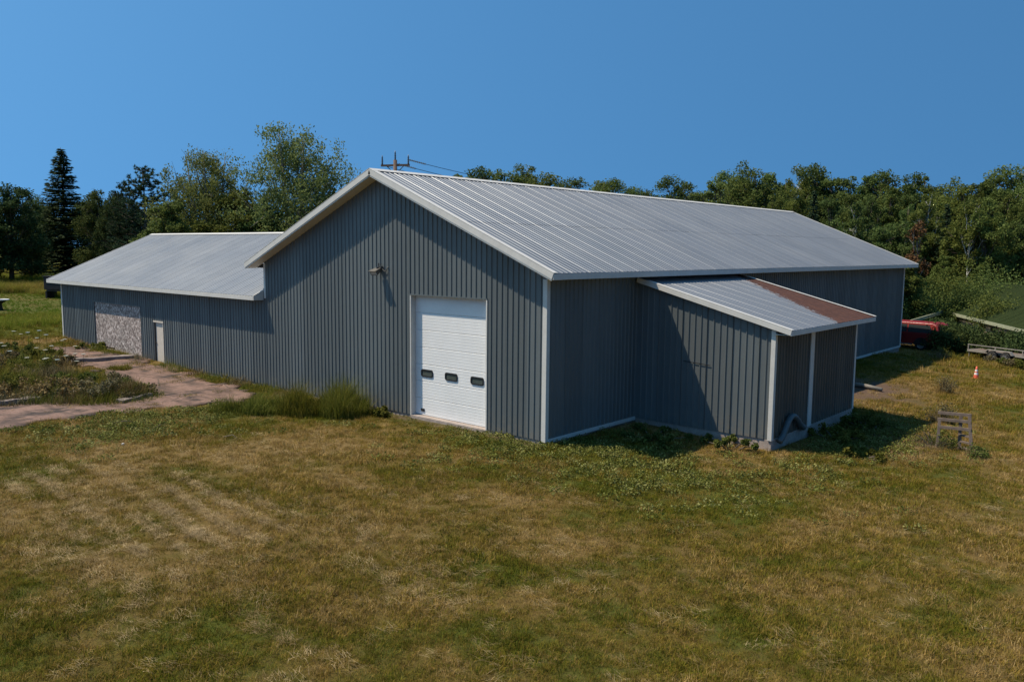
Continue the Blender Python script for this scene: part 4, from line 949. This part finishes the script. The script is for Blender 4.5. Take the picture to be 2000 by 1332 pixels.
# ------------------------------------------------------------------ small plants as single things
def clump(name, xy, r_, n, h0, h1, mat_, label, group=None, lean=.35, cat='grass clump', wid=.016, ell=1.0, rot=0, tmid=.5):
    a = rng.uniform(0, 2 * math.pi, n); rr_ = np.sqrt(rng.random(n)) * r_; x = np.cos(a) * rr_ * ell; y = np.sin(a) * rr_
    X = x * math.cos(rot) - y * math.sin(rot); Y = x * math.sin(rot) + y * math.cos(rot)
    z0 = float(terr(*xy)); z = terr(X + xy[0], Y + xy[1]) - z0 - .02; edge = 1 - .45 * (rr_ / r_) ** 2
    me = blades(name, np.stack([X, Y, z], 1), rng.uniform(h0, h1, n) * edge * (.4 + 1.0 * vnoise((X + xy[0]) * 2.6, (Y + xy[1]) * 2.6, 5)), rng.uniform(.6, 1.4, n) * wid, rng.uniform(.1, 1, n) * lean * 1.7, mat_, np.clip(rng.normal(tmid, .25, n), 0, 1))
    o = link(bpy.data.objects.new(name, me)); o.location = (xy[0], xy[1], z0); return tag(o, label, cat, group)
def bush(name, xy, h, r_, n, leaf, mat_, label, group=None, cat='bush', ell=1.0, rot=0):
    b = MB(); P = []; z0 = float(terr(*xy)); e = empty(name, (xy[0], xy[1], z0), rot)
    for k in range(max(12, int(n / 200))):
        a = rng.uniform(0, 6.28); rr_ = r_ * math.sqrt(rng.random()) * .85; zz = h * rng.uniform(.25, .9) * (1 - .45 * (rr_ / r_) ** 2); c = np.array([math.cos(a) * rr_ * ell, math.sin(a) * rr_, zz]); s_ = rng.uniform(.24, .42) * h
        m = int(n / max(12, int(n / 200))); P.append(c + rdir(m) * (s_ * rng.random(m) ** .5)[:, None]); b.tube([(c[0] * .15, c[1] * .15, -.1), c * .6, c], [.025, .018, .008], 4, False)
    P = np.concatenate(P); P = P[P[:, 2] > .02]; b.build('stems', M['bark'], e)
    link(bpy.data.objects.new('foliage', leafmesh('foliage', P, rng.uniform(.7, 1.3, len(P)) * leaf, mat_, .6, .4, np.clip(rng.normal(.45, .25, len(P)), 0, 1))), e)
    return tag(e, label, cat, group)
mk_leaf('blade_green', (.075, .090, .012), (.155, .148, .022), (.30, .24, .06), .35, .1)
G = 'tall grass clumps by the gable wall'
for (x, y), r_, n, h0, h1, lab in (((-8.3, -1.35), .95, 3200, .7, 1.5, 'largest dark tall grass clump against the gable wall'), ((-9.5, -2.2), .95, 2600, .6, 1.25, 'tall grass clump left of the largest one by the gable'), ((-10.6, -3.1), .85, 1900, .45, .9, 'middle grass clump bordering the pink slab'), ((-11.6, -3.9), .75, 1300, .35, .7, 'low grass clump at the near corner of the pink slab'), ((-9.3, -.8), .8, 1300, .35, .7, 'grass clump squeezed behind the largest one at the wall foot'), ((-24.3, -2.4), .55, 700, .25, .5, 'round green grass tuft growing alone on the pink slab'), ((-17.2, -5.2), .9, 1700, .4, .85, 'reddish tall grass at the tip of the weed bed')):
    clump('grass_clump', (x, y), r_, n, h0, h1, M['leaf_dry'] if 'reddish' in lab else M['blade_green'], lab, G if 'gable' in lab else None, .45, wid=.022, tmid=.42)
clump('grass_clump', (-17.9, -5.0), .8, 900, .4, .75, M['blade_green'], 'green grass behind the reddish tip of the weed bed', None, .4, wid=.022)
# weeds along the wing foot
for i, x in enumerate((-12.6, -14.2, -15.3, -16.8, -18.0, -19.4, -20.6, -22.0, -23.4, -26.6, -29.5, -31.5, -34.0)):
    y = -.55 if i else -.9
    clump('wall_weed', (x, y), .5, 330, .15, .48, M['blade_green'] if i % 3 else M['leaf_dry'], '%s weed tuft along the foot of the wing wall, from the gable end' % ORD[i], 'weeds along the wing foot', .5, 'weed', .02, 1.6)
for (x, y), h, r_, lab in (((1.9, 3.4), .45, 1.5, 'dark broadleaf weeds in the shady corner against the lean-to'), ((4.0, 4.4), .35, 1.1, 'low broadleaf weeds along the lean-to end wall'), ((6.0, 8.3), .55, 1.0, 'dark weeds against the lean-to front wall'), ((6.3, 10.6), .6, 1.0, 'dark weeds at the far corner of the lean-to'), ((7.3, 6.4), .35, .9, 'low weeds in the shadow before the lean-to'), ((-31.8, -.7), .4, .8, 'broadleaf weeds below the boarded opening'), ((-7.1, -.6), .3, .6, 'small broadleaf weed patch left of the overhead door')):
    bush('weed_patch', (x, y), h, r_, 1500, .10, M['leaf_weed'], lab, None, 'weeds')
# weed bed with wild flowers, left of the slab
BED = [tuple(gp(*p, .0)[:2]) for p in ((-190, 700), (-190, 655), (0, 672), (110, 690), (160, 708), (215, 737), (280, 760), (282, 774), (200, 783), (90, 787), (-190, 800))]
BP = [(268, 768), (240, 764), (215, 772), (190, 756), (165, 770), (140, 745), (118, 770), (105, 730), (82, 762), (66, 722), (48, 772), (40, 742), (20, 712), (10, 762), (-10, 735), (170, 735), (125, 712), (85, 700), (-40, 770), (-70, 730), (205, 748), (30, 692)]
for i, (px, py) in enumerate(BP):
    x, y = gp(px, py, .05)[:2]; near = .75 + .25 * ((i * 7) % 5) / 4; hh = np.interp(px, [0, 140, 280], [1.0, .8, .7]) * near * (.55 if py < 715 else 1)
    if i % 4 != 3: bush('weed_bush', (x, y), hh, 1.15, 1700, .095, M['leaf_weed'] if i % 2 else M['leaf_dry'], '%s bushy weed of the flowering bed, counted from the pink slab' % ORD[i], 'bushy weeds of the flowering bed', 'weed')
    clump('grass_tuft', (x + .3, y - .3), 1.2, 1300, .3 * hh, 1.05 * hh, (M['blade_green'], M['leaf_dry'], M['blade_green'])[i % 3], '%s grass tuft among the bushy bed weeds, counted from the pink slab' % ORD[i], 'grass tufts in the flowering bed', .5, wid=.02)
fb = MB(); fb.tube([(0, 0, 0), (.03, .02, .5), (.05, 0, .85)], [.008, .006, .004], 5)
for a in np.linspace(0, 6.28, 7)[:-1]: fb.tube([(.05, 0, .78), (.05 + .07 * math.cos(a), .07 * math.sin(a), .86)], .003, 4, False)
fo = fb.build('stem', M['leaf_weed']); stem_me = fo.data; bpy.data.objects.remove(fo)
hb = MB()
for k in range(26):
    a = k * 2.4; r_ = .085 * math.sqrt(k / 26); hb.lathe([(0, .012), (.017, .006), (.014, -.004)], (.05 + r_ * math.cos(a), r_ * math.sin(a), .875 - r_ * .12), 6)
ho = hb.build('flower_head', M['petal']); head_me = ho.data; bpy.data.objects.remove(ho)
for i in range(46):
    while True:
        x, y = rng.uniform(-36, -19.5), rng.uniform(-11.5, -2)
        if inpoly(np.array([x]), np.array([y]), BED)[0] and x < -20.5 - .5 * (y + 7): break
    e = empty('white_flower', (x, y, float(terr(x, y))), rng.uniform(0, 6)); e.scale = (1.15, 1.15, rng.uniform(.8, 1.4))
    link(bpy.data.objects.new('stem', stem_me), e); link(bpy.data.objects.new('flower_head', head_me), e)
    tag(e, 'flat white wild flower head standing in the weed bed', 'flower', 'white wild flowers in the weed bed')
# shrubs on the right
SHR = [((1868, 600), 73.5, 3.2, 1.3, 'weed', 'leafy bush lapping over the near end of the pale board'), ((1905, 560), 74.5, 4.3, 1.6, 'weed', 'olive bush growing through the ridge of the green roof'), ((1960, 560), 68.0, 3.9, 1.5, 'weed', 'olive bush growing over the roof slope near the frame edge'), ((1880, 560), 82.0, 4.6, 2.6, 'weed', 'olive bush rising over the green roof, nearest the SUV'), ((1930, 555), 80.0, 4.8, 2.6, 'weed', 'olive bush rising behind the middle of the green roof'), ((1985, 550), 77.0, 4.8, 2.6, 'weed', 'olive bush behind the green roof at the frame edge'), ((1842, 580), 81.0, 4.6, 1.9, 'weed', 'olive bush hanging over the left corner of the green roof'), ((1840, 655), 60.5, 1.7, .8, 'dark', 'small dark shrub touching the SUV rear bumper'), ((1846, 640), 62.5, 1.9, 1.2, 'dark', 'dark shrub swallowing the rear of the red SUV'), ((1862, 665), 60.0, 1.5, 1.3, 'dark', 'low dark shrub between the red SUV and the trailer'), ((1885, 640), 62.0, 1.7, 1.5, 'dark', 'dark shrub in front of the tan shed wall'), ((1925, 645), 60.2, 1.6, 1.3, 'dark', 'glossy dark shrub behind the trailer wheels'), ((1968, 645), 59.0, 1.6, 1.3, 'dark', 'dark shrub behind the front half of the trailer'), ((2010, 650), 58.0, 1.6, 1.3, 'dark', 'dark shrub at the right frame edge by the trailer'), ((1862, 640), 67.5, 1.5, 1.5, 'dark', 'dark bush under the pale shed board'), ((1788, 600), 73.0, 3.7, 2.2, 'weed', 'grey-green bush leaning over the red SUV roof'), ((1822, 590), 77.0, 4.0, 2.0, 'weed', 'large grey-green bush at the shed roof corner'), ((1765, 600), 72.0, 3.5, 2.0, 'weed', 'green bush directly behind the far barn corner')]
for (px, _), dist, h, r_, m_, lab in SHR:
    xy = pt(px, dist); bush('shrub', xy, h, r_, 6500, .15, M['leaf_dark'] if m_ == 'dark' else M['leaf_aspen'], lab, None, 'shrub')
for i, (px, dist) in enumerate(((1855, 56.5), (1872, 55.5), (1950, 58.0), (1968, 57.6), (1985, 57.2), (2010, 57.0))):
    clump('grass_tuft', pt(px, dist), .6, 450, .2, .5, M['blade_green'] if i % 2 else M['leaf_dry'], '%s yellowish grass tuft around the trailer, from the SUV side' % ORD[i], 'grass tufts round the trailer', .5, wid=.035, tmid=.7)
for i, ((px, py), h, r_, lab) in enumerate((((1832, 705), .8, .9, 'twiggy weed bush beside the far end of the shade'), ((1845, 770), .8, .5, 'thin dry weed stalks between the stand and the dirt patch'), ((1838, 825), .9, .6, 'twiggy dry weeds at the boards of the wooden stand'), ((1825, 870), .6, .8, 'grassy weeds at the foot of the wooden stand'), ((1908, 890), .45, .45, 'small green weed tuft right of the wooden stand'))):
    xy = gp(px, py, -.48)[:2]; bush('lawn_weed', xy, h, r_, 700, .06, M['leaf_dry'] if i in (1, 2) else M['leaf_weed'], lab, None, 'weed')
    clump('weed_stalks', xy, r_ * .8, 260, h * .4, h * 1.1, M['leaf_dry'], 'dry stalks in the ' + lab, None, .3, 'weed', .012)
for i, (px, dist) in enumerate(((1950, 55.6), (1975, 54.6), (1992, 54.0), (2010, 53.6))):
    bush('trailer_weed', pt(px, dist), .42 + .12 * (i > 1), .4, 600, .09, M['leaf_weed'] if i % 2 else M['leaf_dry'], '%s leafy weed before the trailer, counted from the wheels outward' % ORD[i], 'leafy weeds before the trailer', 'weed')
# small debris
for (px, py), lab in (((240, 867), 'small white stone on the lawn below the slab'),):
    p = gp(px, py, -.05); b = MB(); P_ = [(.07 * math.cos(a) * rng.uniform(.7, 1.1), .05 * math.sin(a) * rng.uniform(.7, 1.1), 0) for a in np.linspace(0, 6.28, 8)[:-1]]
    b.poly(P_, (.01, 0, .06)); o = b.build('stone', M['rag_white'], None, bevel=.02); o.location = (p[0], p[1], float(terr(p[0], p[1])) + .03); tag(o, lab, 'stone')
for (px, py), ln, an, lab in (((210, 828), 1.0, .9, 'pale bent stick on the lawn beside the slab'), ((437, 852), .6, .2, 'dark stick on the lawn before the tall grass'), ((295, 838), .7, 2.0, 'short grey stick below the pink slab')):
    p = gp(px, py, -.05); z = float(terr(p[0], p[1])) + .06; d = np.array([math.cos(an), math.sin(an), 0]) * ln
    b = MB(); q0 = np.array([p[0], p[1], z]); b.tube([q0, q0 + d * .5 + (.06, .05, .1), q0 + d + (0, 0, .02)], [.018, .014, .006], 6); tag(b.build('stick', M['wood_old'] if 'pale' in lab else M['bark'], None, True), lab, 'stick')

# ------------------------------------------------------------------ lawn grass (too many to count)
hidden = bpy.data.collections.new('tuft_sources')
def tuftset(key, meshes):
    c = bpy.data.collections.new(key); sc.collection.children.link(c)
    for i, m in enumerate(meshes):
        o = bpy.data.objects.new('%s_source' % key, m); c.objects.link(o); o['kind'] = 'helper'; o.hide_render = True; o.hide_viewport = True
    return c
def disc(n, r_):
    a = rng.uniform(0, 6.283, n); q_ = np.sqrt(rng.random(n)) * r_; return np.stack([np.cos(a) * q_, np.sin(a) * q_, np.full(n, -.015)], 1)
short = tuftset('short_grass', [blades('short%d' % i, disc(46, .19), rng.uniform(.05, .15, 46), rng.uniform(.008, .017, 46), rng.uniform(.2, 1.2, 46), M['grass'], None, 2) for i in range(6)])
def haymesh(i):
    n = 22; b = disc(n, .22); b[:, 2] = rng.uniform(.03, .10, n); y = rng.normal(0, .45, n) + (rng.random(n) < .5) * math.pi
    me = blades('hay%d' % i, b, rng.uniform(.08, .30, n), rng.uniform(.005, .009, n), 1.28, M['hay'], None, 2, y, .1)
    co = np.zeros(len(me.vertices) * 3, np.float32); me.vertices.foreach_get('co', co); co[2::3] = .035 + (co[2::3] - .035) * .38; me.vertices.foreach_set('co', co); return me
hays = tuftset('cut_hay', [haymesh(i) for i in range(4)])
def clov(i):
    n = 60; p = disc(n, .22); p[:, 2] = rng.uniform(.02, .12, n); return leafmesh('clover%d' % i, p, rng.uniform(.03, .06, n), M['clover'], .8, 1.0)
clovs = tuftset('clover', [clov(i) for i in range(4)])
mk_grass('meadow', [(0, (.11, .18, .014)), (.3, (.18, .22, .024)), (.6, (.26, .225, .04)), (1, (.34, .24, .08))])
talls = tuftset('tall_grass', [blades('tall%d' % i, disc(50, .3), rng.uniform(.3, .8, 50), rng.uniform(.014, .03, 50), rng.uniform(.2, .9, 50), M['meadow'], None, 3) for i in range(4)])

def scatter(name, coll, P, rot, scl, tint, label, cat):
    me = bpy.data.meshes.new(name); me.vertices.add(len(P)); me.vertices.foreach_set('co', np.ascontiguousarray(P, dtype=np.float32).ravel())
    for nm, arr in (('rz', rot), ('scl', scl), ('tint', tint)):
        a = me.attributes.new(nm, 'FLOAT', 'POINT'); a.data.foreach_set('value', np.ascontiguousarray(arr, dtype=np.float32))
    me.update(); o = link(bpy.data.objects.new(name, me)); tag(o, label, cat, kind='stuff')
    ng = bpy.data.node_groups.new(name, 'GeometryNodeTree'); ng.interface.new_socket('Geometry', in_out='INPUT', socket_type='NodeSocketGeometry'); ng.interface.new_socket('Geometry', in_out='OUTPUT', socket_type='NodeSocketGeometry')
    N, Lk = ng.nodes, ng.links; gi, go = N.new('NodeGroupInput'), N.new('NodeGroupOutput')
    ci = N.new('GeometryNodeCollectionInfo'); ci.inputs['Collection'].default_value = coll; ci.inputs['Separate Children'].default_value = True; ci.inputs['Reset Children'].default_value = True
    ip = N.new('GeometryNodeInstanceOnPoints'); ip.inputs['Pick Instance'].default_value = True
    def na(nm):
        n = N.new('GeometryNodeInputNamedAttribute'); n.data_type = 'FLOAT'; n.inputs['Name'].default_value = nm; return n.outputs['Attribute']
    cx_ = N.new('ShaderNodeCombineXYZ'); Lk.new(na('rz'), cx_.inputs[2])
    er = N.new('FunctionNodeEulerToRotation'); Lk.new(cx_.outputs[0], er.inputs[0]); Lk.new(er.outputs[0], ip.inputs['Rotation'])
    Lk.new(na('scl'), ip.inputs['Scale']); Lk.new(gi.outputs[0], ip.inputs['Points']); Lk.new(ci.outputs[0], ip.inputs['Instance']); Lk.new(ip.outputs[0], go.inputs[0])
    m = o.modifiers.new('scatter', 'NODES'); m.node_group = ng; return o

def blocked(x, y):
    b_ = (x > XW - .1) & (x < .15) & (y > -.06) & (y < L + .2)
    b_ |= (x > -.1) & (x < LX + .15) & (y > LY1 - .08) & (y < LY2 + .1)
    return b_
def sector(n_per, r0, r1, half=math.radians(46)):
    """points at an even density over a ring sector in front of the viewpoint"""
    n = int(n_per * half * (r1 ** 2 - r0 ** 2)); r_ = np.sqrt(rng.random(n) * (r1 ** 2 - r0 ** 2) + r0 ** 2); a = YAW + math.pi / 2 + rng.uniform(-half, half, n)
    return CAM[0] + r_ * np.cos(a), CAM[1] + r_ * np.sin(a)
X, Y, SCL = [], [], []
for dens, r0, r1, s_ in ((75, 6, 14, .85), (52, 14, 22, .95), (30, 22, 32, 1.1), (14, 32, 48, 1.4), (6, 48, 75, 1.9)):
    x, y = sector(dens, r0, r1); X.append(x); Y.append(y); SCL.append(np.full(len(x), s_))
X, Y, SCL = map(np.concatenate, (X, Y, SCL))
dirt = dirt_and_shade(X, Y); k = ~blocked(X, Y) & ~(on_slab(X, Y) & (rng.random(len(X)) > np.clip((fbm(X * .9, Y * .9, 44, 3) - .51) * 3, .02, .8))) & (rng.random(len(X)) > dirt * .93)
X, Y, SCL = X[k], Y[k], SCL[k]; dr = dryness(X, Y)
thin = rng.random(len(X)) < np.clip(1.15 - .35 * dr, .4, 1); X, Y, SCL, dr = X[thin], Y[thin], SCL[thin], dr[thin]
vig = (fbm(X * .8, Y * .8, 91, 3) - .5)
scatter('lawn_grass', short, np.stack([X, Y, terr(X, Y)], 1), rng.uniform(0, 6.28, len(X)), SCL * (.85 + .9 * np.clip(vig, -.2, .5)) * rng.uniform(.7, 1.3, len(X)), np.clip(.16 + .66 * dr + rng.normal(0, .22, len(X)), 0, 1), 'short mown grass covering the lawn around the barn', 'grass')
# cut hay lying in streaks
hx, hy = sector(170, 7, 30); d_ = dryness(hx, hy)
sa = -.06; ua = hx * math.cos(sa) + hy * math.sin(sa); va = -hx * math.sin(sa) + hy * math.cos(sa)
st_ = fbm(ua * .22, va * 1.7, 15, 4); patch = np.exp(-(((hx + 1.5) / 5.5) ** 2 + ((hy + 11.5) / 2.2) ** 2)) + .8 * np.exp(-(((hx - 4.0) / 2.5) ** 2 + ((hy + 10.6) / 1.5) ** 2))
pr_ = np.clip((st_ - .53) * 5, 0, 1) * (.04 + .14 * np.clip(patch, 0, 1)) + .02 * d_
bv_ = (va + .35 * fbm(ua * .35, va * .2, 19, 2)) / .66; bd = np.exp(-((bv_ - np.floor(bv_) - .5) / .09) ** 2); lp_ = np.exp(-(((hx + 2.8) / 4.4) ** 4 + ((hy + 11.2) / 1.9) ** 4))
pr_ = pr_ + 3.2 * bd * lp_ * np.clip((fbm(ua * .5, va * .9, 23, 3) - .30) * 2.6, .12, 1)
k = (rng.random(len(hx)) < pr_) & ~blocked(hx, hy) & ~on_slab(hx, hy); hx, hy = hx[k], hy[k]
scatter('cut_hay', hays, np.stack([hx, hy, terr(hx, hy)], 1), sa + rng.normal(0, .5, len(hx)), rng.uniform(.5, .95, len(hx)), rng.random(len(hx)), 'pale dry cut hay lying in streaks on the lawn', 'hay')
# clover and low broadleaf cover
x, y = sector(40, 8, 45); m_ = np.zeros(len(x))
m_ += .40 * np.exp(-(((x - 1.0) / 4.5) ** 2 + ((y - .5) / 2.6) ** 2)) * (y < 5.1) + .45 * np.exp(-(((x + 11.8) / 2.0) ** 2 + ((y + 6.8) / 3.0) ** 2)) + .5 * np.exp(-(((x - 6.6) / 1.5) ** 2 + ((y - 8.8) / 3.5) ** 2))
k = (rng.random(len(x)) < m_) & ~blocked(x, y) & ~on_slab(x, y); x, y = x[k], y[k]
scatter('clover_cover', clovs, np.stack([x, y, terr(x, y)], 1), rng.uniform(0, 6.28, len(x)), rng.uniform(.7, 1.5, len(x)), rng.random(len(x)), 'patches of clover and low broadleaf weeds in the lawn', 'clover')
# meadow left of the barn and rough grass
x = rng.uniform(-140, -36, 60000); y = rng.uniform(-22, 75, 60000); dist = np.hypot(x - CAM[0], y - CAM[1])
mow = ((x < -52) & (x > -80) & (y > -12 + .0 * x) & (y < 12)); edge = fbm(x * .12, y * .12, 71, 3)
tall = np.where(mow, .18, np.where(x < -80, 1.0, .55)) * (.6 + .8 * edge)
tall = np.where((x > -44), .30, tall)
k = ~blocked(x, y) & ~inpoly(x, y, BED) & ~on_slab(x, y) & ~((x > -40.5) & (y > -3.0) & (rng.random(len(x)) < .6)); x, y, tall, mow = x[k], y[k], tall[k], mow[k]
scatter('meadow_grass', talls, np.stack([x, y, terr(x, y)], 1), rng.uniform(0, 6.28, len(x)), tall * rng.uniform(.8, 1.5, len(x)) * 1.25, np.clip(np.where(mow, .12, .42) + (fbm(x * .1, y * .1, 81, 3) - .5) * 1.1 + rng.normal(0, .08, len(x)), 0, 1), 'tall uncut meadow grass beyond the low wing', 'grass')
x, y = sector(5, 44, 74, math.radians(46)); k = (x > -2) & (y > 33) & ~blocked(x, y); x, y = x[k], y[k]
scatter('rough_grass', talls, np.stack([x, y, terr(x, y)], 1), rng.uniform(0, 6.28, len(x)), rng.uniform(.12, .3, len(x)) * np.interp(y, [40, 50], [.6, 3.0]), rng.uniform(.1, .7, len(x)), 'rough grass around the green shed and the trailer', 'grass')
